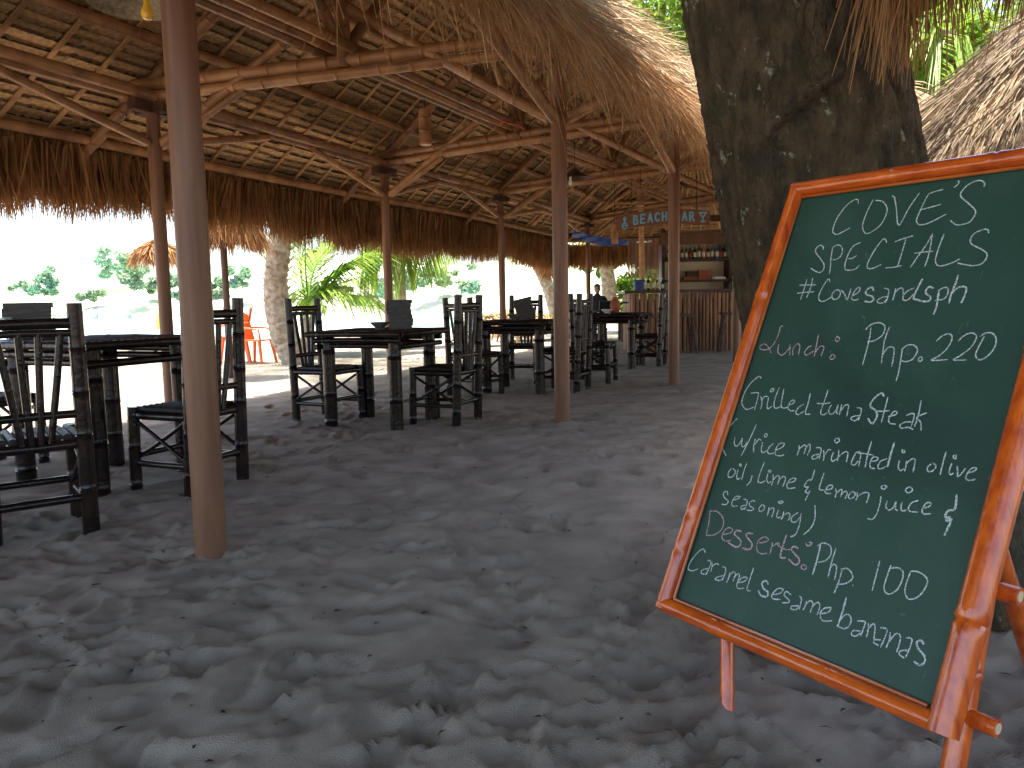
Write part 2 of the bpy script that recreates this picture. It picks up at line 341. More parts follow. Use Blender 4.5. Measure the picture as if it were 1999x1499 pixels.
# trusses
for k in F_:
    d = ds[k]; a, b = F_[k], N_[k+1]; m = MID[k]; L = np.linalg.norm(b-a)
    bam('tie_beam', P3(a-d*.35, 3.07), P3(b+d*.35, 3.27), .056)
    bam('tie_beam', P3(a-d*.30, 2.965), P3(b+d*.42, 3.16), .047)
    bam('king_post', P3(m, 3.10), P3(m, RZ), .06)
    for s, (p, dd, ze) in enumerate(((a, d, 2.5), (b, -d, 2.6))):
        bam('rafter', P3(p-dd*(OUT-.05), ze), P3(m+dd*.05, RZ+.02), .052)
    bam('brace', P3(a+d*.08, 2.56), P3(a+d*(L*.5), 3.72), .045)
    bam('brace', P3(b-d*.08, 2.58), P3(b-d*(L*.5), 3.62), .045)
    bam('strut', P3(b+d*.07, 2.60), P3(b+d*.75, 2.83), .032); bam('strut', P3(a-d*.07, 2.56), P3(a-d*.62, 2.72), .03)
    bam('strut', P3(a+d*.07, 2.54), P3(a+d*.9, 2.98), .033)
for P, zj, zp in ((N_, 2.56, ZN), (F_, 2.56, ZF)):
    ks = sorted(P)
    for a, b in zip(ks[:-1], ks[1:]):
        d = unit(P[b]-P[a]); L = np.linalg.norm(P[b]-P[a]); e = .40*L
        bam('brace', P3(P[a]+d*.07, zj), P3(P[a]+d*e, zp-.07), .05 if P is N_ else .038)
        bam('brace', P3(P[b]-d*.07, zj), P3(P[b]-d*e, zp-.07), .05 if P is N_ else .038)
mk = sorted(MID)
for a, b in zip(mk[:-1], mk[1:]):
    d = unit(MID[b]-MID[a]); nrm = V(-d[1], d[0]); L = np.linalg.norm(MID[b]-MID[a])
    for o, z in ((.17, 3.22), (.075, 3.26), (-.10, 3.25)):
        bam('stringer', P3(MID[a]-d*.35+nrm*o, z), P3(MID[b]+d*.3+nrm*(o+.03), z+.02), .042, bend=.006)
    bam('ridge_pole', P3(MID[a], RZ+.03), P3(MID[b], RZ+.03), .055)
    bam('ridge_brace', P3(MID[a]+d*.06, 3.30), P3(MID[a]+d*.36*L, RZ-.1), .05)
    bam('ridge_brace', P3(MID[b]-d*.06, 3.30), P3(MID[b]-d*.36*L, RZ-.1), .05)
# roof surfaces: eave polyline E, over-plate line, ridge line
eF = {k: F_[k]-ds[k]*OUT for k in F_}; eF[4] = V(1.0, 21.6)
rM = dict(MID); rM[4] = V(4.45, 19.2)
pF = dict(F_); pF[4] = V(1.7, 21.3)
eN = {k: N_[k+1]+ds[k]*.75 for k in F_}; eN[4] = V(8.0, 19.5); pN = {k: N_[k+1] for k in F_}; pN[4] = V(7.4, 19.4)
EZ = 2.47
def lerp(D, t, ks=None):
    k = min(max(math.floor(t), -2), 3); f = t-k; return D[k]*(1-f)+D[k+1]*f
def slopeF(t, v):       # v 0 at the sea-side eave, 1 at the ridge
    e, m = lerp(eF, t), lerp(rM, t); p = e*(1-v)+m*v; return V(p[0], p[1], EZ+.10+(RZ-EZ+.06)*v)
def slopeN(t, v):
    e, m = lerp(eN, t), lerp(rM, t); p = e*(1-v)+m*v; return V(p[0], p[1], 2.62+.08+(RZ-2.62+.06)*v)
HC0, HC1 = eF[4], V(8.3, 20.9)                          # end eave
def slopeH(t, v):       # far hip end, t 0..1 along the end eave
    e = HC0*(1-t)+HC1*t; p = e*(1-v)+rM[4]*v; return V(p[0], p[1], EZ+.10+(RZ-EZ+.06)*v)
# purlins
for fn, vs in ((slopeF, (.055, .40, .68)), (slopeN, (.10, .42, .70))):
    for v in vs:
        for k in range(-2, 4):
            if fn is slopeF and k >= 3: continue
            a, b = fn(k-.03, v), fn(k+1.03 if k < 3 else k+1, v); a[2] -= .075; b[2] -= .075; bam('purlin', a, b, .045)
for v in (.06, .45):
    a, b = slopeH(0, v), slopeH(1, v); a[2] -= .08; b[2] -= .08; bam('purlin', a, b, .045)
for c, e in ((V(.43, 0), 0),): pass
hp = [(pF[4], 2.9)]
bam('hip_rafter', V(eF[4][0], eF[4][1], 2.5), V(rM[4][0], rM[4][1], RZ), .055); bam('hip_rafter', V(8.2, 20.8, 2.5), V(rM[4][0], rM[4][1], RZ), .055)
for t in (.0, .25, .5, .75):                        # fan of rafters gathering over the far corner
    a = P3(F_[2]*(1-t)+F_[3]*t-V(.4, -.1), 2.66); b = P3(MID[2]*(1-t)+MID[3]*t, RZ-.05); bam('rafter', a, b, .04)
# battens
def batten(fn, t, v0, v1, wd=.042):
    a, b = fn(t, v0), fn(t, v1); a[2] -= .012; b[2] -= .012
    d = unit(b-a); s = unit(np.cross(d, [0, 0, 1.])); n = np.cross(s, d); R = np.array([s, d, n]).T
    PB().box((a+b)/2, (wd, np.linalg.norm(b-a), .016), R).out('batten', M['bamboo_pale'], False)
t = -1.75
while t < 3.98: batten(slopeF, t, .0, 1.0); t += .118
t = -.6
while t < 3.9: batten(slopeN, t, .0, 1.0); t += .135
for i in range(26): batten(slopeH, (i+.5)/26, 0, 1-.02*abs(i-13)/13, .035)
# shingles: folded palm leaf strips
def shingle_mesh(Wd=1.0, H=.118, n=26, seed=0):
    r = random.Random(seed); v = []; f = []
    for i in range(n+1):
        x = -Wd/2+Wd*i/n; zz = .004*(i % 2); j = r.uniform(-.012, .008)
        v += [(x, H*.5, zz+.012), (x+r.uniform(-.004, .004), 0, zz-.004), (x, -H*.5+j, zz-.026+r.uniform(-.006, .006))]
    for i in range(n):
        for k in (0, 1): f.append((3*i+k, 3*i+3+k, 3*i+4+k, 3*i+1+k))
    me = bpy.data.meshes.new('shingle'); me.from_pydata(v, [], f); me.materials.append(M['shingle']); return me
shm = [shingle_mesh(seed=i) for i in range(4)]
def frame(p, dx, dy):
    dx = unit(dx); n = unit(np.cross(dx, dy)); dy = np.cross(n, dx)
    return np.array([[dx[0], dy[0], n[0], p[0]], [dx[1], dy[1], n[1], p[1]], [dx[2], dy[2], n[2], p[2]], [0, 0, 0, 1]])
cells = []
def lay(fn, t0, t1, nt, nv):
    for j in range(nv):
        for i in range(nt):
            ta, tb = t0+(t1-t0)*i/nt, t0+(t1-t0)*(i+1)/nt; v = (j+.5)/nv
            a, b = fn(ta, v), fn(tb, v); c = (a+b)/2; up = fn((ta+tb)/2, v+.02)-fn((ta+tb)/2, v-.02)
            Wd = np.linalg.norm(b-a)*1.03; A = frame(c+V(0, 0, .012+.004*random.random()), b-a, up)
            dy = random.uniform(-.012, .012); Rt = random.uniform(-.018, .018)
            S = np.diag([Wd, 1, 1, 1.]); Rz = np.array([[math.cos(Rt), -math.sin(Rt), 0, 0], [math.sin(Rt), math.cos(Rt), 0, dy], [0, 0, 1, 0], [0, 0, 0, 1]])
            cells.append((A@Rz@S, np.linalg.norm(c-CAMP), c, fn))
lay(slopeF, -1.9, 4, 24, 36); lay(slopeN, -1.0, 4, 14, 36); lay(slopeH, 0, 1, 8, 32)
def visible(c):
    q = c-CAMP; z = q@fwd
    if z < .5: return False
    x, y = CX+F*(q@cright)/z, CY-F*(q@cup)/z
    return -60 < x < 1440 and -40 < y < 520
cand = [c for c in cells if c[3] is slopeF and visible(c[2])]
cand.sort(key=lambda c: c[1]); keep = set(id(c) for c in cand[:296])
rest = []
for c in cells:
    if id(c) in keep:
        A = c[0].copy(); A[:3, 3] -= PO; link(random.choice(shm), 'shingle', None, pav, Matrix(A.tolist()))
    else: rest.append(c[0])
bases = []
for m_ in shm:
    co = np.zeros(len(m_.vertices)*3, np.float32); m_.vertices.foreach_get('co', co); bases.append(co.reshape(-1, 3))
fq = np.array([list(p.vertices) for p in shm[0].polygons]); nb = len(bases[0])
Vr, Qr = [], []
for i, A in enumerate(rest):
    b = bases[i % 4]; Vr.append(b@A[:3, :3].T+A[:3, 3]-PO); Qr.append(fq+i*nb)
tag(np_mesh('shingle_rows', np.concatenate(Vr), np.concatenate(Qr), M['shingle'], pav), 'rows of folded palm leaf shingles on the far roof slopes', kind='stuff')
# thatch body above the shingles (blocks the sky), one closed slab per slope
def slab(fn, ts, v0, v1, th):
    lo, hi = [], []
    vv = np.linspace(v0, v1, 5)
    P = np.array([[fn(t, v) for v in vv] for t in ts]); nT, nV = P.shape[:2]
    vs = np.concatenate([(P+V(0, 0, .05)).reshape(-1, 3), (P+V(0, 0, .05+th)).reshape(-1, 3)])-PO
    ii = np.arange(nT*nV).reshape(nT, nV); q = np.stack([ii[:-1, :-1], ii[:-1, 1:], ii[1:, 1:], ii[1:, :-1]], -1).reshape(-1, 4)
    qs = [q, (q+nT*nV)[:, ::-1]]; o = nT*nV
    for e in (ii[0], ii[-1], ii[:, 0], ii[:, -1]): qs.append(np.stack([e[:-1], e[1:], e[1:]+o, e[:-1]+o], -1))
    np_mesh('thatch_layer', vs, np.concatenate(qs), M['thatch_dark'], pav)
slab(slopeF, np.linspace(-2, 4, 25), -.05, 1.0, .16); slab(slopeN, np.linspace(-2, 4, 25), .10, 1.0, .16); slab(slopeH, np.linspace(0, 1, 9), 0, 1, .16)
# thatch fringes
def fringe(name, lab, pts_fn, T0, T1, n, length, wid, spread, clump, outw, mname='thatch', zb=0, parent=pav, org=PO, ragged=.45, zspan=.10, curl=.05):
    t = RNG.uniform(T0, T1, n); base = np.array([pts_fn(x) for x in t]); tt = t*clump
    lay_ = RNG.random(n)
    ln = length*(1-ragged*.5+ragged*(fbm(tt, tt*0+3.3, 3, 17)-.3))*RNG.uniform(.72, 1.08, n)
    base = base+RNG.normal(size=(n, 3))*np.array([spread, spread, .01]); base[:, 2] += zb+lay_*zspan; base[:, :2] += np.array(outw)[None, :]*(lay_[:, None]-.3)*.22
    D = np.stack([RNG.normal(0, .09, n)+outw[0]*.12, RNG.normal(0, .09, n)+outw[1]*.12, -np.ones(n)], 1)
    cl = (vnoise(tt*3.1, tt*0+1.7, 5)-.5)*.35; D[:, 0] += cl*.5; D[:, 1] += cl*.5
    D /= np.linalg.norm(D, axis=1)[:, None]
    vs, q, k = strands(base, D, ln, RNG.uniform(.6, 1.4, n)*wid, RNG.normal(0, curl, (n, 3))*np.array([1, 1, .2]))
    sh = np.repeat(np.clip(.5+.5*(RNG.random(n)-.5)+.6*(fbm(tt*2.3, tt*0+9.1, 2, 4)-.5)+.15*(lay_-.5), 0, 1), k)
    o = np_mesh(name, vs-org, q, M[mname], parent, sh); return tag(o, lab, kind='stuff')
def eaveF(t): 
    e = lerp(eF, t); return V(e[0], e[1], EZ+.04-.05*max(0, t-1.2))
fringe('thatch_fringe', 'brown grass fringe hanging from the sea side eave', eaveF, -1.9, 4.0, 46000, .84, .014, .05, 7.5, (-.88, .46), ragged=.75, zspan=.22)
def eaveH(t): e = HC0*(1-t)+HC1*t; return V(e[0], e[1], EZ-.02)
fringe('thatch_fringe', 'dark grass fringe at the far end behind the bar', eaveH, 0, 1, 9000, .72, .022, .05, 7, (.1, 1))
# land side: steep shaggy outer thatch that the camera looks at from outside
PERP = unit(V(.885, -.465))
def lineN(t):
    p = lerp({k: N_[k+1] for k in F_} | {4: pN[4]}, t); return p
def outer(t, s):        # s: metres out from the post row, profile of the thatch surface
    p = lineN(t)+PERP*s; z = np.interp(s, [-1.9, -.2, .3, .75, 1.05], [5.15, 3.98, 3.50, 2.95, 2.56]); return V(p[0], p[1], z)
def outer_slab():
    ss = np.array([1.0, .75, .3, -.2, -.9, -1.88]); ts = np.linspace(-2, 4, 37)
    P = np.array([[outer(t, s)-V(0, 0, .06) for s in ss] for t in ts]); P[:, :, 2] += (.05*RNG.random(P.shape[:2]))
    nT, nV = P.shape[:2]; Q = P-V(0, 0, .14); Q[:, 0] = P[:, 0]-V(PERP[0]*.12, PERP[1]*.12, .02)
    ii = np.arange(nT*nV).reshape(nT, nV); q = np.stack([ii[:-1, :-1], ii[:-1, 1:], ii[1:, 1:], ii[1:, :-1]], -1).reshape(-1, 4); o = nT*nV
    qs = [q, (q+o)[:, ::-1]]
    for e in (ii[0], ii[-1], ii[:, 0], ii[:, -1]): qs.append(np.stack([e[:-1], e[1:], e[1:]+o, e[:-1]+o], -1))
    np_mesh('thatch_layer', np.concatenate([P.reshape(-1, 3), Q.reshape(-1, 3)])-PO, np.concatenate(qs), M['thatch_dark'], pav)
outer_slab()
def shag(name, lab, n, t0, t1, s0, s1, ln0, ln1, wid, down, mname):
    t = t0+(t1-t0)*RNG.random(n)**1.3; s = RNG.uniform(s0, s1, n)
    b = np.array([outer(a, c) for a, c in zip(t, s)])+RNG.normal(size=(n, 3))*.025
    b2 = np.array([outer(a, c+.15) for a, c in zip(t, s)]); a2 = np.array([outer(a, c) for a, c in zip(t, s)])
    D = b2-a2; D /= np.linalg.norm(D, axis=1)[:, None]; D[:, 2] -= down; D += RNG.normal(size=(n, 3))*.32+(np.stack([vnoise(t*17, s*7, 60), vnoise(t*17, s*7, 61), vnoise(t*17, s*7, 62)], 1)-.5)*.5
    D /= np.linalg.norm(D, axis=1)[:, None]; ln = RNG.uniform(ln0, ln1, n)*(.75+.5*fbm(t*9, s*5, 2, 8))
    bd = RNG.normal(0, .05, (n, 3)); bd[:, 2] -= .05
    vs, q, k = strands(b, D, ln, RNG.uniform(.5, 1.4, n)*wid, bd, 3)
    sh = np.repeat(np.clip(.5+.7*(RNG.random(n)-.5)+.6*(fbm(t*14, s*6, 2, 6)-.5), 0, 1), k)
    tag(np_mesh(name, vs-PO, q, M[mname], pav, sh), lab, kind='stuff')
shag('thatch_fringe', 'loose grass fringe hanging from the land side eave', 32000, -1.3, 3.4, .60, 1.06, .24, .50, .0055, 1.1, 'thatch')
shag('thatch_cover', 'shaggy greying grass thatch on the outside of the land side roof', 34000, -1.2, 3.9, -1.8, .95, .28, .6, .008, .12, 'thatch_grey')
shag('thatch_cover', 'thick loose straws on the outside of the land side roof', 5000, -1.2, 3.9, -1.2, 1.0, .25, .55, .017, .35, 'thatch_grey')
shag('thatch_fringe', 'stray long straws dangling from the land side eave', 1300, -1.2, 3.4, .7, 1.06, .4, .8, .006, 1.9, 'thatch')
# scraps on the sand
def scraps():
    n = 420; y = 1.3+7*RNG.random(n)**1.4; x = RNG.uniform(-.7, .7, n)*(y+.5); th = RNG.uniform(0, 6.28, n); L = RNG.uniform(.004, .022, n); W = RNG.uniform(.002, .006, n)
    vs = []
    for a, b, t_, l, w_ in zip(x, y, th, L, W):
        z = zs(a, b)+.004; d = V(math.cos(t_), math.sin(t_), 0)*l; s_ = V(-math.sin(t_), math.cos(t_), 0)*w_; c = V(a, b, z); up = V(0, 0, .004)
        vs += [c-d, c+s_+up, c+d, c-s_+up]
    o = np_mesh('leaf_scraps', np.array(vs), np.arange(4*n).reshape(-1, 4), M['dark_wood']); tag(o, 'tiny dark leaf and twig scraps scattered on the sand', 'scraps', kind='stuff')
scraps()
# ================================================================== chalkboard easel
BO = V(.4117, 2.1627, .2174); BM = np.array([[.5521, .7559, .3519], [-.8338, .5028, .2282], [-.0044, -.4194, .9078]])
BW, BH = .779, 1.304
def B(u, v, n=0): return BO+BM@V(u, n, v)               # n > 0 is behind the board
easel = empty('chalkboard_easel', tuple(BO), 0, 'green chalkboard menu in a varnished orange bamboo frame, leaning before the tree trunk', 'menu board')
class EB(MB):
    def out(s, name, m, smooth=True): s.v = [v-BO for v in s.v]; return s.build(name, m, easel, smooth)
EB().box(B(BW/2, BH/2, .018), (BW-.03, .012, BH-.03), BM).out('chalk_panel', M['board_green'], False)
def rail(a, b, r, nodes, m='varnish', n=20):
    t = EB(); L = np.linalg.norm(b-a); ss = [0]; rr = [1]
    for x in nodes:
        for dx, k in ((-.03, 1.0), (-.010, 1.07), (0, .93), (.008, 1.09), (.03, 1.0)): ss.append(x*L+dx); rr.append(k)
    ss.append(L); rr.append(1); q = sorted(zip(ss, rr)); d = unit(b-a)
    return t.tube([a+d*x for x, _ in q], [r*k for _, k in q], n).out('frame_rail', M[m])
rail(B(.004, -.008), B(.012, BH), .0215, (.13, .19+.02, .72)); rail(B(-.005, .004), B(BW, .004, 0), .0215, (.27, .68), 'varnish_across')
rail(B(.0, BH-.004), B(BW, BH-.004), .0215, (.4, .75), 'varnish_across'); rail(B(BW+.012, -.012, .0), B(BW+.005, BH+.02, 0), .031, (.17, .61), n=24)
# thin bead along the board edge
for a, b in ((B(.03, .03, .004), B(.03, BH-.03, .004)), (B(.03, .028, .004), B(BW-.03, .028, .004)), (B(.03, BH-.03, .004), B(BW-.03, BH-.03, .004))):
    EB().tube([a, b], .0045, 8).out('frame_bead', M['varnish_tan'])
def leg(a, b, r, m='varnish'): EB().bamboo(a, b, r, .34, 16, .002).out('leg', M[m])
lb = at(1420, 1432, 1.93); leg(at(1419, 1190, 2.06), at(1420, 1480, 1.90), .0185)
rb = at(1836, 1640, 1.50); leg(B(BW-.01, .35, .055), rb, .024)
leg(at(1905, 930, 1.74), at(2048, 1400, 1.98), .022); leg(B(.05, .9, .08), V(.80, 2.60, -.03), .02)
for u0, u1, v_, r in ((.02, BW+.075, .035, .019), (.02, BW+.055, .30, .019)):
    EB().bamboo(B(u0, v_, .075), B(u1, v_, .075), r, .4, 14, .001).out('crossbar', M['varnish'])
    EB().tube([B(u1, v_, .075), B(u1+.0015, v_, .075)], r*.62, 14).out('cut_end', M['cut_end'])
CHALK = """wn227,1232 221,1245 208,1245 188,1227 173,1193 170,1161 176,1146 189,1141 206,1148 224,1158;wn270,1240 263,1209 260,1171 265,1151 278,1136 295,1140 316,1161 322,1196 314,1216 298,1231 277,1236;wn322,1244 332,1237 347,1202 368,1152 382,1201 399,1243;wn425,1237 420,1217 414,1180 413,1161 423,1149 442,1149 466,1160 487,1172;wn426,1237 441,1241 461,1245;wn416,1192 435,1195 450,1198 466,1202;wn492,1264 496,1260 493,1252 487,1246;wn562,1238 560,1248 549,1257 534,1256 519,1247 509,1230 512,1217 534,1197 554,1178 559,1164 552,1145 537,1139 519,1140 502,1153;wn160,1095 155,1105 144,1110 134,1100 138,1087 160,1066 176,1049 180,1033 172,1024 156,1028 136,1039;wn188,1099 193,1067 200,1039 203,1018;wn187,1095 193,1104 207,1106 220,1094 223,1075 214,1063 200,1061;wn250,1098 244,1077 243,1049 249,1030 266,1027 280,1030 288,1041;wn249,1097 257,1104 271,1110;wn247,1062 260,1063 271,1071;wn348,1103 341,1114 333,1112 322,1090 313,1060 311,1040 317,1030 331,1030 351,1040;wn370,1104 390,1111 417,1118;wn399,1112 399,1085 399,1055 398,1032;wn366,1029 388,1030 409,1034;wn466,1120 458,1089 445,1058 433,1027;wn466,1118 470,1085 472,1051 470,1027;wn432,1067 456,1069 483,1070;wn496,1116 493,1084 492,1056 495,1039 504,1029 518,1029 536,1035 553,1045;wn604,1109 599,1119 589,1120 570,1111 565,1095 572,1082 595,1069 612,1056 614,1042 607,1029 589,1025 567,1029 550,1034;wn136,1004 136,972 135,939;wn153,1008 156,978 153,945;wn116,986 143,986 171,986;wn117,961 144,963 173,965;wn213,993 206,1003 198,989 192,964 192,946 203,935 218,938 232,948;wn250,968 239,968 232,957 235,945 246,940 256,948 255,962 244,971;wn256,968 269,957 282,939 284,957 284,972;wn293,950 307,959 311,971 303,974 295,959 294,944 303,938 316,941;wb352,963 346,973 337,973 330,963 335,954 352,948 359,939 351,932 334,935;wn378,971 388,969 394,963 396,943 394,929;wn395,947 381,945 371,938 374,930 388,930 395,940;wn411,971 412,954 412,936;wn412,957 419,968 428,970 434,960 438,940;wn459,970 443,961 436,946 441,937 452,938 463,954;wb474,995 469,973 465,951 467,940 481,937;wb509,968 497,972 491,963 494,954 507,945 507,935 492,933 470,940;wb524,963 526,944 529,920 527,898;wn522,961 534,969 544,967 547,952 541,939 520,935;wb560,1002 559,979 556,952 557,927;wb556,952 566,968 579,971 588,965 588,946 585,928;pn105,858 96,856 97,833 90,800 75,785 54,784 46,792 55,801 70,797 92,775;pn109,803 113,781 128,770 141,780 148,796;pn146,804 152,786 156,771;pn166,771 161,791 169,806 180,800 184,774;pn217,803 207,797 201,781 210,775 229,788;pn227,837 231,806 235,771;pn234,783 243,802 255,801 256,788 255,774;pn284,831 284,821 292,819 295,826 288,832 283,830;pn285,777 283,770 292,767 297,775 290,780 284,777;wn374,863 379,834 381,797 382,757;wn361,853 373,869 395,874 412,864 412,841 395,825 376,821;wn424,864 422,824 431,764;wn427,787 436,807 450,808 456,794 460,758;wn474,809 479,770 482,742 482,721;wn472,803 485,816 502,816 513,803 508,782 494,773 478,775;wn522,785 522,778 528,776 531,782 526,787 521,784;wn552,829 563,843 577,849 587,839 583,813 567,791 554,780 591,784;wn603,831 612,845 628,853 641,844 636,819 618,797 604,784 634,786;wn658,846 652,820 650,800 659,788 674,795 686,818 684,841 672,854 658,853 648,844;wn85,695 77,702 60,687 45,657 44,620 64,601 81,604 91,611;wn65,649 89,653 94,641 96,601;wn102,644 113,627 116,606;wn109,631 116,644 127,645;wn129,645 133,621 139,610 150,619;wn132,670 129,661 137,661 139,668 132,670;wn155,675 152,643 157,618 167,615 176,620;wn171,673 175,642 180,621 192,618 201,623;wn201,627 214,634 216,642 206,641 201,623 211,613 225,614;wn248,636 235,625 231,609 241,605 254,616;wn257,668 259,639 260,611 275,610;wn306,682 305,647 304,618 314,613 323,620;wn285,642 306,643 324,648;wn329,644 325,627 334,617 345,626 347,644 349,625 354,620;wn357,647 358,631 359,618;wn359,628 367,645 376,646 379,630 380,615;wn400,643 411,642 415,634 414,609;wn413,623 398,619 393,612 405,608 413,618;wb463,678 455,687 445,680 434,661 436,649 450,642 459,629 456,611 450,607 437,619;wn473,679 474,644 475,612;wn456,640 471,641 487,645;wn487,629 504,636 506,644 497,642 491,622 498,613 512,613;wn530,637 543,644 550,639 550,611;wn549,623 533,621 522,611 529,605 544,609 557,605;wn556,679 559,644 558,612;wn578,650 563,641 557,634 569,625 576,604;wn46,570 28,541 20,505 29,476 49,456;wn59,515 63,496 74,489 82,501 85,515 90,494 100,493 105,507;wn117,561 110,514 99,465;wn128,521 130,500 137,480;wn132,502 140,520 149,518;wn155,514 159,492 167,485 177,493;wn160,540 154,535 159,529 164,534 159,540;wn192,516 182,504 180,491 189,485 203,491;wn204,497 222,510 224,520 210,518 204,503 207,487 222,485 235,490;wn270,523 274,510 273,495;wn273,512 286,526 292,517 292,501;wn291,517 300,530 305,517 303,499;wn320,523 332,525 338,518 339,495;wn336,508 320,502 319,494 329,494 336,504;wn344,521 350,506 352,493;wn350,506 357,523 365,524;wn373,520 372,504 378,496 388,505;wn369,556 367,550 373,544 380,551 375,557 368,555;wn386,528 389,513 390,498;wn390,509 402,524 412,524 415,500;wn433,529 429,512 429,499 438,497 445,509;wn432,529 445,529 450,495;wn464,563 464,529 467,494;wn438,528 455,529 479,529;wn475,512 490,517 492,524 480,524 476,509 481,497 492,497;wn515,526 501,517 498,503 505,498 518,507;wb521,568 520,538 521,506;wn545,527 546,512 553,503 562,509;wn544,554 546,547 552,548 548,554;wn562,529 564,515 564,503;wn562,520 572,534 581,534 584,504;wn620,531 613,522 617,512 627,516 631,527 623,534;wn644,564 644,534 645,509;wn663,540 662,524 666,514 673,519;wn664,561 662,554 668,551 668,558 664,560;wn676,536 680,523 684,512 695,534;wn701,524 714,531 716,538 706,535 700,520 703,509 714,510 720,514;wn80,424 74,410 80,398 93,403 97,417 85,425;wn103,426 105,407 111,398 119,404;wn104,443 103,437 110,437 105,443;wn125,449 124,423 125,399;wn155,417 155,400 147,386;wn181,460 178,429 179,405 190,403 201,411;wn203,432 204,416 213,407 219,412;wn204,443 202,437 210,437 206,443;wn219,433 224,417 224,402;wn223,415 233,431 241,427 242,407;wn240,418 251,432 260,428 259,405;wn268,418 287,425 289,434 275,429 270,412 277,404 297,410;wn336,467 336,440 327,437 321,422 325,417 333,419 328,406 337,404 340,410 335,383;wn364,463 363,436 365,419 378,420;wn382,421 396,427 397,435 386,433 381,417 390,413 399,416;wn407,430 412,419 413,406;wn412,417 421,430 426,426 427,411;wn426,418 435,429 441,422 439,409;wn449,429 446,417 453,413 461,420 460,429 450,431;wn465,432 468,420 467,411;wn468,420 480,433 493,436 496,426 495,411;wn525,435 528,418 527,390 520,376 507,376;wn524,462 520,455 527,452 533,459 525,462;wn543,427 544,413 553,406 562,415 564,429 567,413 574,409;wn578,432 579,419 584,411 593,415;wn582,468 578,460 586,455 594,463 587,469 581,467;wn614,443 600,434 596,419 602,414 620,416;wn625,425 640,434 642,442 633,441 627,426 632,415 648,419;wb691,473 695,441 684,435 679,422 683,418 690,421 683,413 688,411 694,417 692,398 688,378;wn96,349 88,358 79,350 87,339 103,332 100,322 84,319;wn118,337 135,347 137,353 122,348 117,331 124,322 138,326;wn149,348 162,348 165,341 165,320;wn162,334 151,327 155,320 165,326;wn190,350 180,350 173,340 179,334 192,330 185,323 171,322;wn213,345 208,334 213,327 223,333 223,343 212,347;wn237,344 239,333 239,321;wn238,333 248,345 254,340 254,320;wn267,343 267,327 274,323 279,328;wn267,368 260,363 267,361 274,366 267,368;wn284,343 285,328 283,321;wn284,331 298,342 305,336 304,322;wn326,350 313,336 313,324 326,324 334,339;wn334,350 339,321 336,294 324,284;wn365,378 375,348 373,321 358,298;pn53,290 61,259 65,223;pn48,291 78,296 105,281 111,255 93,233 65,223;pn121,240 141,249 146,260 131,262 120,248 120,231 134,225 152,231;pb177,262 160,261 157,249 179,240 185,228 174,218 144,223;pb214,265 195,262 196,253 215,243 222,232 213,221 193,221;pn239,246 257,254 264,263 249,265 236,252 237,231 252,221 273,227;pn278,259 280,242 281,225;pn280,246 293,260 301,258;pb311,287 311,261 311,236 316,227 329,230;pn292,256 316,250 334,253;pb356,262 342,263 337,255 352,245 366,237 368,227 358,221 337,229;pn371,281 375,275 384,277 387,284 378,284;pn377,223 379,217 390,217 390,225 381,227 377,223;wb411,285 413,257 413,210;wn403,281 418,292 438,288 444,270 436,253 418,243;wn453,289 452,254 454,215;wn451,234 458,249 467,246 471,229 472,214;wn483,243 483,213 480,183;wn479,243 495,249 509,241 513,229 500,214 478,206;wn518,216 521,215;wn565,288 566,254 567,217;wn593,285 591,255 592,230 605,221 621,236 626,262 622,279 608,283 590,276;wn639,281 637,250 641,233 652,224 670,236 680,263 676,279 656,287 637,283;wn81,177 70,185 57,174 42,145 39,121 55,118 73,129;wn95,159 105,160 110,152 106,121;wn108,140 90,131 88,121 103,122 107,130;wn112,160 117,147 118,132;wn116,146 127,159 137,158;wn149,156 160,157 165,145 163,121;wn164,136 144,126 140,118 156,120 164,130;wn179,149 180,135 178,120;wn180,135 187,152 197,151 197,129;wn195,139 205,153 211,149 211,130;wn211,130 230,139 236,151 222,147 211,130 218,117 236,123;wn246,181 245,147 246,122 258,122;wb303,153 293,159 283,151 292,139 307,134 308,123 292,120 278,130;wn321,131 342,142 346,154 331,150 321,131 328,123 348,128;wn373,147 358,151 354,141 370,134 372,128 355,121;wn395,151 403,146 405,120;wn402,129 384,122 384,115 397,118 403,128;wn418,146 418,134 415,122;wn416,134 426,149 435,145 435,122;wn436,137 445,151 454,146 454,123;wn462,129 479,138 482,150 466,143 461,129 468,116 482,117 494,123;wb512,185 513,152 511,113;wn511,129 524,148 537,143 538,126 527,115 508,116;wn553,142 570,146 572,138 570,112;wn567,123 550,118 548,109 558,108 568,119;wn579,146 583,129 583,114;wn581,128 588,146 596,143 602,108;wn607,145 622,147 624,136 620,104;wn617,120 603,116 603,109 615,107;wn632,143 634,126 632,107;wn633,119 644,144 655,142 657,125 656,107;wn667,143 679,145 681,131 677,102;wn677,119 664,113 663,105 675,101;wb707,142 700,148 692,142 697,131 714,120 717,108 710,99 696,102"""
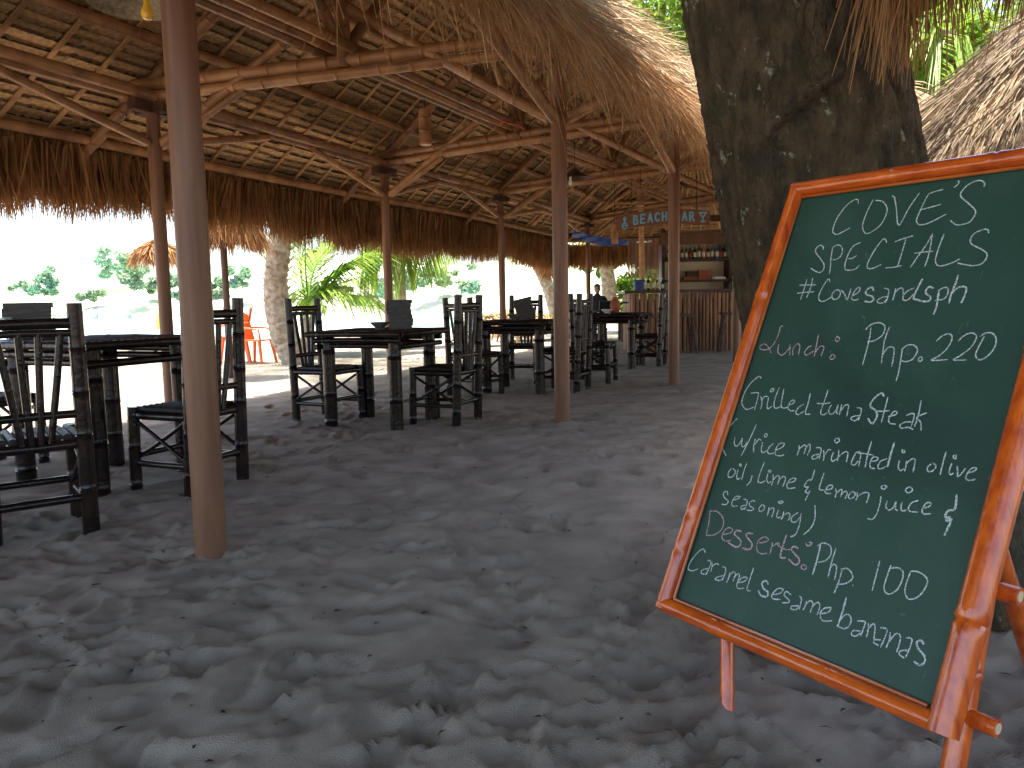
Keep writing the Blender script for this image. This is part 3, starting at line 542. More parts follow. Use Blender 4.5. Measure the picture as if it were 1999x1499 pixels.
def ribbon(pts, w):
    P = np.array(pts, float)
    if len(P) > 2:                                    # Catmull-Rom
        Q = [2*P[0]-P[1]]+list(P)+[2*P[-1]-P[-2]]; out = []
        for i in range(1, len(Q)-2):
            for t in np.linspace(0, 1, 6, endpoint=False):
                out.append(.5*((2*Q[i])+(-Q[i-1]+Q[i+1])*t+(2*Q[i-1]-5*Q[i]+4*Q[i+1]-Q[i+2])*t*t+(-Q[i-1]+3*Q[i]-3*Q[i+1]+Q[i+2])*t**3))
        P = np.array(out+[P[-1]])
    T = np.gradient(P, axis=0); T /= np.linalg.norm(T, axis=1)[:, None]+1e-9; S = np.stack([-T[:, 1], T[:, 0]], 1)
    ww = w*(.8+.35*RNG.random(len(P)))[:, None]/2; ww[0] *= .5; ww[-1] *= .5
    return P-S*ww, P+S*ww
for k_, st in enumerate(CHALK.split(';')):
    wd = .0047 if st[1] == 'b' else .0032; pts = [tuple(int(q)/1000 for q in p.split(',')) for p in st[2:].split()]
    a, b = ribbon(pts, wd); m_ = len(a); dn = .0112-.00008*(k_ % 6)
    vs = [B(p[0], p[1], dn) for p in a]+[B(p[0], p[1], dn) for p in b]
    np_mesh('chalk_stroke', np.array(vs)-BO, np.array([(j, j+1, m_+j+1, m_+j) for j in range(m_-1)]), M['chalk_pink' if st[0] == 'p' else 'chalk_white'], easel)
# ================================================================== near tree
tr = empty('tree', (1.2, 3.0, 0), 0, 'massive dark barked leaning tree trunk with lichen patches behind the chalkboard', 'tree'); TO = V(1.2, 3.0, 0)
TY = 3.02
cl = [at(1760, 1180, TY), at(1720, 1000, TY), at(1680, 750, TY), at(1636, 540, TY), at(1592, 300, TY-.03), at(1552, 100, TY-.05), at(1528, -60, TY-.06), at(1480, -500, TY), at(1400, -1100, TY+.1), at(1300, -2400, TY+.3)]
cl = [V(cl[0][0]+.01, cl[0][1], -.12)]+cl
rd = [.56, .50, .42, .365, .332, .325, .32, .32, .32, .30, .27]
tz = [c[2] for c in cl]; nR, nC = 330, 250
zz = np.concatenate([np.linspace(tz[0], 2.5, 300), np.linspace(2.5, tz[-1], 41)[1:]]); cx = np.interp(zz, tz, [c[0] for c in cl]); cy = np.interp(zz, tz, [c[1] for c in cl]); rr = np.interp(zz, tz, rd)
TH = np.linspace(0, 2*math.pi, nC, endpoint=False); A_, Z_ = np.meshgrid(TH, zz)
flare = np.clip(.55-Z_, 0, 1)*.28*np.clip(np.cos(A_*5+.8), 0, 1)
c2, s2 = np.cos(A_), np.sin(A_)
def ring(f1, f2, seed): return fbm(c2*f1+50, s2*f1+Z_*f2, 3, seed)
R_ = rr[:, None]*(1+.10*(ring(1.2, .8, 2)-.5)*2)+flare+.04*(ring(6, 3.5, 7)-.5)+.022*(1-np.abs(2*ring(13, 6, 12)-1))+.020*(ring(26, 16, 30)-.5)+.014*(1-np.abs(2*ring(34, 13, 33)-1))
# scar ridge
sx = (A_-4.35); sr = np.exp(-((Z_-1.72-.22*sx)/.022)**2)*np.exp(-(sx/.42)**2)*.035; R_ = R_+sr-np.exp(-((Z_-1.685-.22*sx)/.018)**2)*np.exp(-(sx/.40)**2)*.03
vv = np.stack([cx[:, None]+R_*c2, cy[:, None]+R_*s2, Z_], -1)-TO
ii = np.arange(len(zz)*nC).reshape(len(zz), nC); jj = np.roll(ii, -1, 1); q = np.stack([ii[:-1], jj[:-1], jj[1:], ii[1:]], -1).reshape(-1, 4)
np_mesh('trunk', vv.reshape(-1, 3), q, M['bark'], tr, smooth=True)
top = cl[-1]
def leaves(name, centers, radii, n, size, m, parent, org, flat=.7, seed=0, tintc=True, kind=None):
    r = np.random.default_rng(seed+100); centers = np.array(centers); radii = np.array(radii)
    w_ = radii**2; w_ = w_/w_.sum(); k = r.choice(len(centers), n, p=w_); d = r.normal(size=(n, 3)); d /= np.linalg.norm(d, axis=1)[:, None]
    p = centers[k]+d*(radii[k]*r.uniform(.55, 1.08, n))[:, None]*np.array([1, 1, flat])
    a = r.normal(size=(n, 3)); a /= np.linalg.norm(a, axis=1)[:, None]; nn = r.normal(size=(n, 3))+np.array([0, 0, 1.2]); b = np.cross(a, nn); b /= np.linalg.norm(b, axis=1)[:, None]
    s = size*r.uniform(.6, 1.3, n)[:, None]; vs = np.stack([p-a*s*.9, p+b*s*.4, p+a*s*.9, p-b*s*.4], 1).reshape(-1, 3)
    sh = np.repeat(np.clip(.5+.5*(r.random(n)-.5)+.5*(r.random(len(centers))[k]-.5), 0, 1), 4)
    o = np_mesh(name, vs-org, np.arange(4*n).reshape(-1, 4), m, parent, sh)
    if kind: tag(o, kind=kind)
    return o
for e in (V(-3.2, 1.0, 6.2), V(-.5, 4.0, 6.6), V(3.6, 3.2, 6.4), V(2.4, -2.0, 6.4), V(-1.5, -3.0, 6.6)):
    MB_ = MB(); mid_ = (top+e)/2+V(0, 0, .6); MB_.tube([top-V(0, 0, .2)-TO, mid_-TO, e-TO], [.17, .11, .05], 10); MB_.build('limb', M['bark'], tr)
cc = [(random.uniform(-6.5, 7), random.uniform(-7, 3.9), random.uniform(6.0, 7.6)) for _ in range(130)]
cc += [(random.uniform(-2.2, 1.6), random.uniform(.8, 5.3), random.uniform(6.4, 7.2)) for _ in range(56)]  # extra unseen leaf clumps, added to block sun spots on board and sand
leaves('crown', cc, [random.uniform(.8, 1.3) for _ in cc], 100000, .125, M['leaf'], tr, TO)
# ================================================================== furniture
def make_chair():
    root = empty('bamboo_chair', (0, 0, 0)); r0 = M['black_bamboo']       # faces +x, back at -x
    def p(name, *a, m='black_bamboo', **k): return MB().bamboo(*a, **k).build(name, M[m], root)
    for s in (-1, 1):
        p('back_post', (-.215, s*.205, -.12), (-.265, s*.195, 1.125), .040, node=.27, r1=.034, bend=.006)
        p('leg', (.215, s*.205, -.12), (.205, s*.20, .50), .034, node=.25)
        p('seat_rail', (-.22, s*.205, .455), (.21, s*.205, .455), .024); p('stretcher', (-.22, s*.205, .17), (.21, s*.205, .17), .019)
        p('side_brace', (-.21, s*.215, .20), (.20, s*.205, .43), .012); p('side_brace', (-.21, s*.195, .43), (.20, s*.19, .20), .012)
    p('seat_rail', (.21, -.2, .455), (.21, .2, .455), .024); p('seat_rail', (-.22, -.2, .455), (-.22, .2, .455), .024)
    p('stretcher', (.21, -.2, .21), (.21, .2, .21), .018); p('stretcher', (-.225, -.2, .19), (-.225, .2, .19), .02)
    p('top_rail', (-.258, -.2, 1.03), (-.258, .2, 1.03), .026); p('top_rail', (-.255, -.2, .985), (-.255, .2, .985), .018)
    p('lower_back_rail', (-.238, -.2, .60), (-.238, .2, .60), .02)
    for y0, y1 in ((-.105, -.13), (-.035, -.04), (.035, .04), (.105, .13)):
        p('back_slat', (-.236, y0*.55, .47), (-.256, y1, .99), .0165, node=.22)
    for i in range(9):
        MB().bamboo((-.19, -.18+.045*i, .482), (.195, -.18+.045*i, .482), .021, .3, 8).build('seat_slat', M['black_seat'], root)
    return root
def make_table():
    root = empty('bamboo_table', (0, 0, 0)); h = .82
    def p(name, *a, m='black_bamboo', **k): return MB().bamboo(*a, **k).build(name, M[m], root)
    for sx in (-1, 1):
        for sy in (-1, 1):
            p('leg', (sx*.33, sy*.31, -.12), (sx*.33, sy*.31, h-.04), .056, node=.3, n=14)
    for s in (-1, 1):
        p('top_rail', (-.46, s*.43, h-.022), (.46, s*.43, h-.022), .026); p('top_rail', (s*.46, -.43, h-.022), (s*.46, .43, h-.022), .026)
        p('apron_rail', (-.42, s*.385, h-.075), (.42, s*.385, h-.075), .024); p('apron_rail', (s*.40, -.40, h-.13), (s*.40, .40, h-.13), .024)
        p('apron_rail', (-.38, s*.33, h-.125), (.38, s*.33, h-.125), .022)
    for i in range(18):
        y = -.40+.047*i; MB().bamboo((-.45, y, h-.014), (.45, y, h-.014), .0225, .35, 8).build('top_slat', M['black_seat'], root)
    return root
proto_c = make_chair(); used = [False]
def place(proto, flag, x, y, ang, label, cat, group, s=1.0, dz=0):
    o = proto if not flag[0] else copy_tree(proto); flag[0] = True
    o.location = (x, y, zs(x, y)+dz); o.rotation_euler = (0, 0, ang); o.scale = (s, s, s); tag(o, label, cat, group); return o
GC, GT = 'black bamboo chairs at the dining tables', 'black bamboo dining tables'
A_ = math.atan2
for x, y, a, lab in (
    (-2.36, 3.84, A_(.8, -.6), 'nearest black bamboo chair, seen from behind at the left edge'),
    (-1.955, 4.72, A_(.42, -.9), 'black bamboo chair with crossed side braces partly behind the nearest brown post'),
    (-1.70, 7.32, A_(-.46, .885), 'black bamboo chair between the palm trunk and the table with the bowl'),
    (-.60, 7.06, A_(.42, -.9), 'black bamboo chair at the right side of the table with the upright menu'),
    (-.42, 9.15, A_(.75, .66), 'black bamboo chair at the left corner of the second table, behind the nearer table'),
    (.62, 9.32, A_(.40, -.9), 'black bamboo chair just right of the second brown post, turned side on'),
    (1.08, 10.2, A_(-.35, .93), 'black bamboo chair turned side on, between the second and third brown posts'),
    (2.15, 12.5, A_(.40, -.9), 'black bamboo chair just left of the third brown post facing the bar side table'),
    (-3.55, 5.35, A_(-.35, .9), 'black bamboo chair beyond the leftmost table by the bright beach'),
    (.15, 10.3, A_(-.9, -.2), 'black bamboo chair on the far side of the second table under the tilted menu'),
    (1.15, 13.15, A_(-.46, .885), 'black bamboo chair at the far left of the table nearest the bar')):
    place(proto_c, used, x, y, a, lab, 'chair', GC)
proto_t = make_table(); usedt = [False]
for x, y, a, lab in ((-1.17, 7.06, -.38, 'black bamboo table holding a bowl and an upright menu, middle of the photo'),
                     (-2.55, 4.92, -.45, 'leftmost black bamboo table behind the nearest chair'),
                     (.12, 9.45, -.35, 'black bamboo table with a tilted menu, seen behind the second brown post'),
                     (1.62, 12.3, -.40, 'small looking black bamboo table nearest the bar with a brown pot on it')):
    place(proto_t, usedt, x, y, a, lab, 'table', GT, dz=.01 if x > -2 else .05)
# menus on tables
def menu(x, y, a, tilt, lab, h=.26, wd=.20, z=.835):
    t = MB(); n = 8; 
    R = Matrix.Rotation(a, 3, 'Z')@Matrix.Rotation(tilt, 3, 'X')
    for i in range(n):
        z0, z1 = h*i/n, h*(i+1)/n; off = .012*math.sin(i*.9); t.box((off, 0, (z0+z1)/2), (wd+.02*i/n, .012, h/n))
    t.box((0, .05, h*.35), (wd*.8, .008, h*.7), Matrix.Rotation(.28, 3, 'X'))
    o = t.build('menu_holder', M['menu'], None, False); o.matrix_world = Matrix.Translation((x, y, z+zs(x, y)))@R.to_4x4()
    return tag(o, lab, 'menu', 'menu holders standing on the tables')
pm = at(782, 650, 6.9); menu(pm[0], pm[1], .08, -.05, 'dark upright menu holder beside the bowl on the middle table')
pm = at(1030, 633, 9.3); menu(pm[0], pm[1], .1, -.05, 'dark menu holder tilted to the left on the second table').rotation_euler[1] += -.22
pm = at(60, 660, 5.0); menu(pm[0], pm[1], .3, 0, 'dark menu holder on the leftmost table behind the chair back', wd=.26, h=.27)
def bowl(x, y, lab, r=.085, z=.835, m='bowl'):
    o = MB().lathe((0, 0, 0), [(r*.5, 0), (r*.55, .012), (r*.45, .02), (r*.95, .06), (r*1.0, .072), (r*.92, .07), (r*.5, .03), (.001, .026)], 20).build('bowl', M[m])
    o.location = (x, y, z+zs(x, y)); return tag(o, lab, 'bowl', 'small bowls on the tables')
pm = at(742, 648, 7.0); bowl(pm[0], pm[1], 'small grey bowl left of the menu on the middle table')
pm = at(1004, 633, 9.3); bowl(pm[0], pm[1], 'small dark bowl left of the tilted menu on the second table')
pm = at(16, 668, 4.9)
gl = MB().lathe((0, 0, 0), [(.03, 0), (.008, .01), (.008, .07), (.03, .10), (.038, .14), (.034, .18), (.031, .178), (.033, .14), (.02, .10)], 20, False).build('drinking_glass', M['glass']); gl.location = (pm[0], pm[1], .86); tag(gl, 'clear stemmed glass on the leftmost table at the photo edge', 'glass')
pm = at(1201, 600, 12.2)
pt = empty('pot', (pm[0], pm[1], .84+zs(pm[0], pm[1])), 0, 'reddish brown pot with a dark side handle on the table nearest the bar', 'pot')
MB().lathe((0, 0, 0), [(.05, 0), (.075, .04), (.08, .12), (.06, .19), (.04, .21), (.045, .24), (.02, .245)], 18).build('body', M['terracotta'], pt)
MB().tube([(.06, 0, .12), (.12, 0, .155), (.20, 0, .15)], [.016, .014, .012], 8).build('handle', M['cord_black'], pt)
pm = at(1186, 612, 12.2); bowl(pm[0], pm[1], 'pale plate like bowl beside the brown pot', .1, m='white_paper')
# ================================================================== lamps
def bamboo_lamp(px, py, Y, r, h, lab, cord=.5):
    c = at(px, py, Y); o = empty('hanging_lamp', tuple(c), 0, lab, 'lamp', 'bamboo tube lamps hanging from the roof frame')
    MB().bamboo((0, 0, -h/2), (0, 0, h/2), r, .16, 18, 0).build('lamp_tube', M['bamboo'], o)
    MB().lathe((0, 0, -h/2), [(r*.8, -.006), (r*.98, -.004), (r*1.02, .01)], 18, True).build('lamp_rim', M['bamboo_pale'], o)
    MB().tube([(0, 0, h/2), (0, 0, h/2+cord)], .005, 6).build('cord', M['cord_black'], o)
bamboo_lamp(830, 248, 8.6, .064, .36, 'bamboo tube lamp hanging above the middle table, largest of the three', .12)
bamboo_lamp(1250, 384, 13.0, .062, .30, 'bamboo tube lamp hanging just above the painted bar sign', .3)
bamboo_lamp(1200, 457, 14.0, .060, .32, 'bamboo tube lamp hanging in front of the blue tarp, left of the sign', .8)
c = at(262, 4, 4.7); hl = empty('ceiling_lamp', tuple(c), 0, 'woven hat shaped lamp shade with a yellow bulb near the top left corner', 'lamp')
MB().lathe((0, 0, 0), [(.245, -.02), (.24, .0), (.20, .02), (.13, .045), (.08, .11), (.03, .15)], 40, False).build('lamp_shade', M['lamp_weave'], hl)
MB().tube([(0, 0, .3), (0, 0, .02)], .022, 10).build('socket', M['cord_black'], hl); MB().tube([(0, 0, .3), (0, 0, .8)], .005, 6).build('cord', M['cord_black'], hl)
bl = MB().lathe((.0, 0, -.115), [(.004, 0), (.024, .006), (.034, .026), (.034, .044), (.024, .07), (.017, .09), (.017, .125)], 20).build('bulb', M['bulb'], hl); bl.location = (.07, 0, .015)
c = at(1122, 348, 11.2); h2 = empty('ceiling_lamp', tuple(c), 0, 'flat cone lamp with a small white bulb hanging above the second post', 'lamp')
MB().lathe((0, 0, 0), [(.22, 0), (.2, .015), (.10, .07), (.03, .13)], 24, False).build('lamp_shade', M['block'], h2); MB().lathe((-.06, 0, -.1), [(.004, 0), (.028, .02), (.028, .04), (.015, .08), (.015, .12)], 14).build('bulb', M['white_paper'], h2)
MB().tube([(0, 0, .12), (0, 0, .7)], .005, 6).build('cord', M['cord_black'], h2)
cpts = [at(930, 213, 9.2), at(955, 222, 9.4), at(985, 238, 9.7), at(1010, 243, 10), at(1024, 252, 10.1)]
tag(MB().tube(cpts, .009, 6).build('electric_cord', M['cord_red']), 'orange red electric cord draped along the centre bamboo beams', 'cord')
# ================================================================== sign
so = at(1292, 427, 13.0); sdir = unit(V(.914, -.405, 0)); R3 = np.array([sdir, np.cross([0, 0, 1.], sdir), [0, 0, 1.]]).T
sg = empty('bar_sign', tuple(so), 0, 'brown wooden sign lettered BEACH BAR in pale blue, hanging above the bar', 'sign')
sW, sH = 1.52, .235
def SP(x, z, n=0): return R3@V(x, n, z)
def arc(x): return .075*(1-(2*x/sW)**2)-.04
b = MB(); nx_ = 16; top_, bot = [], []
for i in range(nx_+1):
    x = -sW/2+sW*i/nx_
    for n_ in (0, .03): b.v.append(SP(x, arc(x)+sH/2, n_)); b.v.append(SP(x, arc(x)-sH/2, n_))
for i in range(nx_):
    k = 4*i; b.f += [(k, k+1, k+5, k+4), (k+2, k+6, k+7, k+3), (k, k+4, k+6, k+2), (k+1, k+3, k+7, k+5)]
b.f += [(0, 2, 3, 1), (4*nx_, 4*nx_+1, 4*nx_+3, 4*nx_+2)]; b.build('sign_board', M['sign_wood'], sg, False)
GL = {'B': [[(0, 0), (0, 1), (.45, .95), (.5, .75), (.4, .55), (0, .52)], [(.4, .55), (.6, .35), (.55, .1), (.4, 0), (0, 0)]], 'E': [[(.6, 1), (0, 1), (0, 0), (.6, 0)], [(0, .5), (.5, .5)]],
      'A': [[(0, 0), (.32, 1), (.64, 0)], [(.13, .38), (.52, .38)]], 'C': [[(.6, .85), (.35, 1), (.1, .85), (0, .5), (.1, .12), (.35, 0), (.6, .15)]], 'H': [[(0, 0), (0, 1)], [(.6, 0), (.6, 1)], [(0, .5), (.6, .5)]],
      'R': [[(0, 0), (0, 1), (.45, .95), (.5, .75), (.4, .52), (0, .5)], [(.25, .5), (.6, 0)]]}
lt = MB()
def stroke(pts, x0, s, w_=.030, zo=0):
    for a_, b_ in zip(pts[:-1], pts[1:]):
        xa, xb = x0+a_[0]*s, x0+b_[0]*s; za, zb = arc(x0)+(a_[1]-.5)*s*1.25+zo, arc(x0)+(b_[1]-.5)*s*1.25+zo
        d = np.array([xb-xa, zb-za]); L = np.linalg.norm(d)+1e-9; d /= L; nrm = np.array([-d[1], d[0]])*w_/2; e = d*w_*.35; k = len(lt.v)
        dn = -.003-.0007*(len(lt.f) % 5)
        for q in ((xa, za)-e-nrm, (xb, zb)+e-nrm, (xb, zb)+e+nrm, (xa, za)-e+nrm): lt.v.append(SP(q[0], q[1], dn))
        lt.f.append((k, k+1, k+2, k+3))
x = -.46
for ch in 'BEACH BAR':
    if ch != ' ':
        for st in GL[ch]: stroke(st, x, .105)
        lt.build('painted_letter', M['sky_blue_paint'], sg, False); lt = MB()
    x += .118 if ch != ' ' else .085
stroke([(.5, .45), (0, 1), (1, 1), (.5, .45), (.5, 0)], .60, .11, .022); stroke([(.2, 0), (.8, 0)], .60, .11, .022); lt.build('painted_glass', M['sky_blue_paint'], sg, False); lt = MB()
stroke([(.35, 0), (.05, .2), (.05, .5), (.35, .65), (.65, .5), (.65, .2), (.35, 0)], -.66, .13, .022, -.03); stroke([(.1, .3), (.6, .45)], -.66, .13, .02, -.03); stroke([(.35, .65), (.2, 1.1)], -.66, .13, .02, -.03); stroke([(.35, .65), (.5, 1.1)], -.66, .13, .02, -.03); stroke([(.35, .65), (.35, 1.2)], -.66, .13, .02, -.03)
lt.build('painted_pineapple', M['sky_blue_paint'], sg, False)
for xs in (-.5, .55): MB().tube([SP(xs, sH/2+arc(xs)-.01, .015), SP(xs, sH/2+.55, .015)], .006, 6).build('hanging_wire', M['cord_black'], sg)
# ================================================================== bar
bar = empty('bar_counter', (3.9, 15.9, 0), 0, 'bar counter faced with upright bamboo poles, below the painted sign', 'bar counter'); B0 = V(3.9, 15.9, 0)
bx0, bx1, by, bz = 2.42, 5.9, 15.9, 1.20
i = 0; x = bx0+.03
while x < bx1:
    r = random.uniform(.030, .042); MB().bamboo((x-B0[0], 0, -.15), (x-B0[0]+random.uniform(-.008, .008), 0, bz-.04), r, .38, 8, .002).build('bamboo_pole', M['bar_wood'], bar); x += 2*r+.004
for y in np.arange(.09, 1.0, .085): MB().bamboo((bx0-B0[0], y, -.15), (bx0-B0[0], y, bz-.04), .038, .38, 8).build('bamboo_pole', M['bar_wood'], bar)
MB().box(((bx0+bx1)/2-B0[0]-.03, .35, bz), (bx1-bx0+.26, .95, .055)).build('counter_top', M['dark_wood'], bar, False)
MB().box(((bx0+bx1)/2-B0[0], .22, bz/2-.1), (bx1-bx0-.1, .25, bz-.1)).build('counter_body', M['dark_wood'], bar, False)
sh = empty('bottle_shelf', (3.6, 17.9, 0), 0, 'tall cream backed shelf unit behind the bar holding rows of bottles', 'shelf'); S0 = V(3.6, 17.9, 0)
sx0, sx1 = 3.42, 6.6
MB().box(((sx0+sx1)/2-S0[0], .42, 1.3), (sx1-sx0, .05, 2.6)).build('back_panel', M['cream_wall'], sh, False)
shz = [.62, 1.44, 1.90, 2.42]
for z in shz: MB().box(((sx0+sx1)/2-S0[0], .18, z), (sx1-sx0+.04, .46, .045)).build('shelf_board', M['dark_wood'], sh, False)
for x in (sx0, 4.92, sx1): MB().box((x-S0[0], .17, 1.3), (.07, .44, 2.6)).build('shelf_upright', M['dark_wood'], sh, False)
MB().box(((sx0+sx1)/2-S0[0]-.1, -.12, 2.36), (sx1-sx0+.3, .06, .26)).build('header_board', M['bar_wood'], sh, False)
def bottle(x, y, z, h, r, m, lab, cat='bottle', label='label_cream', group='bottles on the top shelf behind the bar'):
    o = MB().lathe((0, 0, 0), [(r*.9, 0), (r, .01), (r, h*.58), (r*.75, h*.68), (r*.33, h*.76), (r*.33, h*.93)], 12).build('bottle', M[m])
    o.location = (x, y, z); tag(o, lab, cat, group)
    MB().lathe((0, 0, 0), [(r*1.02, h*.15), (r*1.03, h*.16), (r*1.03, h*.48), (r*1.02, h*.49)], 12, False).build('bottle_label', M[label], o)
    MB().lathe((0, 0, 0), [(r*.38, h*.92), (r*.38, h), (.002, h+.002)], 10).build('cap', M['bottle_cap' if m != 'bottle_brown' else 'label_red'], o); return o
cols = ['bottle_green', 'bottle_clear', 'bottle_brown', 'bottle_clear', 'bottle_blue', 'bottle_amber', 'bottle_green', 'bottle_clear']
i = 0
for x in np.arange(3.56, 4.86, .098):
    m = ['bottle_green', 'bottle_green', 'bottle_clear', 'bottle_brown', 'bottle_clear', 'bottle_clear', 'bottle_green', 'bottle_clear', 'bottle_amber', 'bottle_brown', 'bottle_clear', 'bottle_blue', 'bottle_clear', 'bottle_green'][i % 14]
    bottle(x, 17.96+random.uniform(-.03, .03), 1.923, random.uniform(.27, .35), random.uniform(.034, .042), m, '%s bottle, %s from the left on the top shelf left of the divider' % ({'g': 'green', 'c': 'clear glass', 'b': 'dark', 'a': 'amber'}[m[7]], ['first', 'second', 'third', 'fourth', 'fifth', 'sixth', 'seventh', 'eighth', 'ninth', 'tenth', 'eleventh', 'twelfth', 'thirteenth', 'fourteenth', 'fifteenth'][i]), label=random.choice(['label_cream', 'label_cream', 'label_red'])); i += 1
for x, m, l in ((5.05, 'bottle_brown', 'dark bottle with a cream label just right of the shelf divider'), (5.17, 'bottle_clear', 'short pale round bottle right of the dark labelled bottle'), (5.3, 'bottle_green', 'greenish bottle near the last brown post on the top shelf'), (5.43, 'bottle_green', 'green bottle at the right end of the top shelf')):
    bottle(x, 17.95, 1.923, .33, .042, m, l)
# lower shelf goods
def crate(x, y, z, d, m, name, lab, cat):
    o = MB().box((0, 0, d[2]/2), d); o.box((0, 0, d[2]*1.02), (d[0]*.92, d[1]*.92, .01)); o = o.build(name, M[m], None, False); o.location = (x, y, z); return tag(o, lab, cat)
crate(4.05, 18.0, 1.463, (.32, .22, .06), 'terracotta', 'tray', 'flat orange tray on the middle shelf behind the bar', 'tray')
crate(4.08, 18.0, 1.535, (.22, .20, .11), 'dark_wood', 'wooden_box', 'small dark box on top of the orange tray', 'box')
crate(4.36, 18.0, 1.463, (.28, .2, .20), 'terracotta', 'snack_box', 'reddish brown patterned box on the middle shelf, right of the tray', 'box')
crate(4.68, 18.0, 1.463, (.30, .22, .05), 'white_paper', 'paper_stack', 'white paper stack on the middle shelf left of the divider', 'paper')
ctr = MB().lathe((0, 0, 0), [(.05, 0), (.06, .12), (.055, .14), (.045, .13)], 14).build('cup', M['white_paper']); ctr.location = (5.12, 17.98, 1.463); tag(ctr, 'pale cup with leaves on the middle shelf right of the divider', 'cup')
crate(4.62, 16.35, 1.229, (.26, .2, .08), 'laptop', 'cash_box', 'low dark box lying on the bar counter under the shelf divider', 'box')
# counter top things
pb = at(1246, 566, 16.1); cz = 1.2285
bu = MB().lathe((0, 0, 0), [(.085, 0), (.10, .20), (.112, .215), (.10, .21), (.08, .02)], 18).build('bucket', M['bucket_blue']); bu.location = (pb[0], 16.1, cz); tag(bu, 'small blue bucket at the left end of the bar counter', 'bucket')
for k, (px, m, h, l) in enumerate(((1258, 'bottle_clear', .28, 'clear bottle just right of the blue bucket on the counter'), (1266, 'bottle_brown', .30, 'dark bottle second from the blue bucket'), (1275, 'bottle_amber', .30, 'amber orange bottle standing on the bar counter'), (1284, 'bottle_clear', .26, 'clear bottle right of the amber one on the counter'), (1293, 'bottle_green', .24, 'green bottle rightmost on the counter, beside the third post'))):
    q = at(px, 565, 16.15); bottle(q[0], 16.15+.03*(k % 2), cz, h, .038, m, l, group='bottles on the bar counter')
# hanging slat blind and its post, left of the shelf
bld = empty('bamboo_blind', (2.9, 17.4, 1.8), 0, 'brown bamboo blind hanging left of the bottle shelf', 'blind')
for j in range(24): MB().box((-.32+.028*j, 0, .14), (.022, .015, .86)).build('slat', M['bar_wood'], bld, False)
MB().tube([(-.36, 0, .58), (.38, 0, .58)], .02, 8).build('blind_rail', M['dark_wood'], bld)
q = at(1251, 470, 16.9); o = MB().bamboo((q[0], q[1], -.1), (q[0], q[1], 2.9), .055, .4, 12).build('bamboo_post', M['bamboo_pale']); tag(o, 'pale bamboo post rising behind the left end of the bar counter', 'post')
bm_ = MB().box((4.6, 17.0, 2.72), (4.0, .09, .13)).build('roof_beam', M['dark_wood'], None, False); tag(bm_, 'dark beam running above the bottle shelf under the roof', 'beam')
# stools
def stool(x, y, lab, rot, back=False, first=[None]):
    if first[0] is None:
        s = empty('bar_stool', (0, 0, 0)); s.location = (0, 0, 0)
        MB().box((0, 0, .72), (.36, .34, .05)).build('seat', M['dark_wood'], s, False)
        for a in (-1, 1):
            for b_ in (-1, 1): MB().tube([(a*.13, b_*.12, .70), (a*.22, b_*.18, -.1)], .026, 8).build('leg', M['dark_wood'], s)
        for a in (-1, 1): MB().tube([(a*.17, -.15, .35), (a*.17, .15, .35)], .018, 8).build('stretcher', M['dark_wood'], s)
        first[0] = s; o = s
    else: o = copy_tree(first[0])
    o.location = (x, y, zs(x, y)); o.rotation_euler = (0, 0, rot); tag(o, lab, 'stool', 'wooden stools in front of the bar')
stool(3.32, 15.3, 'wooden bar stool just right of the third brown post', .1)
stool(4.22, 15.3, 'wooden bar stool with splayed legs left of the fourth brown post', -.1)
stool(2.72, 15.2, 'wooden bar stool behind the table nearest the bar', .2)
# blue tarp
tp = MB(); nxx, nzz = 24, 6
c0, c1 = at(1118, 452, 18.6), at(1245, 470, 18.2)
for i in range(nxx+1):
    for j in range(nzz+1):
        p = c0+(c1-c0)*i/nxx; sag = .10*math.sin(math.pi*i/nxx)
        for dd in (0, .006): tp.v.append(V(p[0], p[1]+.06*math.sin(i*1.3+j)+dd+.25*j/nzz, p[2]+.02-sag*.5-.17*j/nzz*(.6+.4*math.sin(math.pi*min(1, i/nxx*1.2)))))
k2 = 2*(nzz+1)
for i in range(nxx):
    for j in range(nzz):
        a = i*k2+2*j; tp.f += [(a, a+k2, a+k2+2, a+2), (a+1, a+3, a+k2+3, a+k2+1)]
tag(tp.build('tarp', M['blue_tarp']), 'dark blue tarp slung under the roof left of the bar', 'tarp')
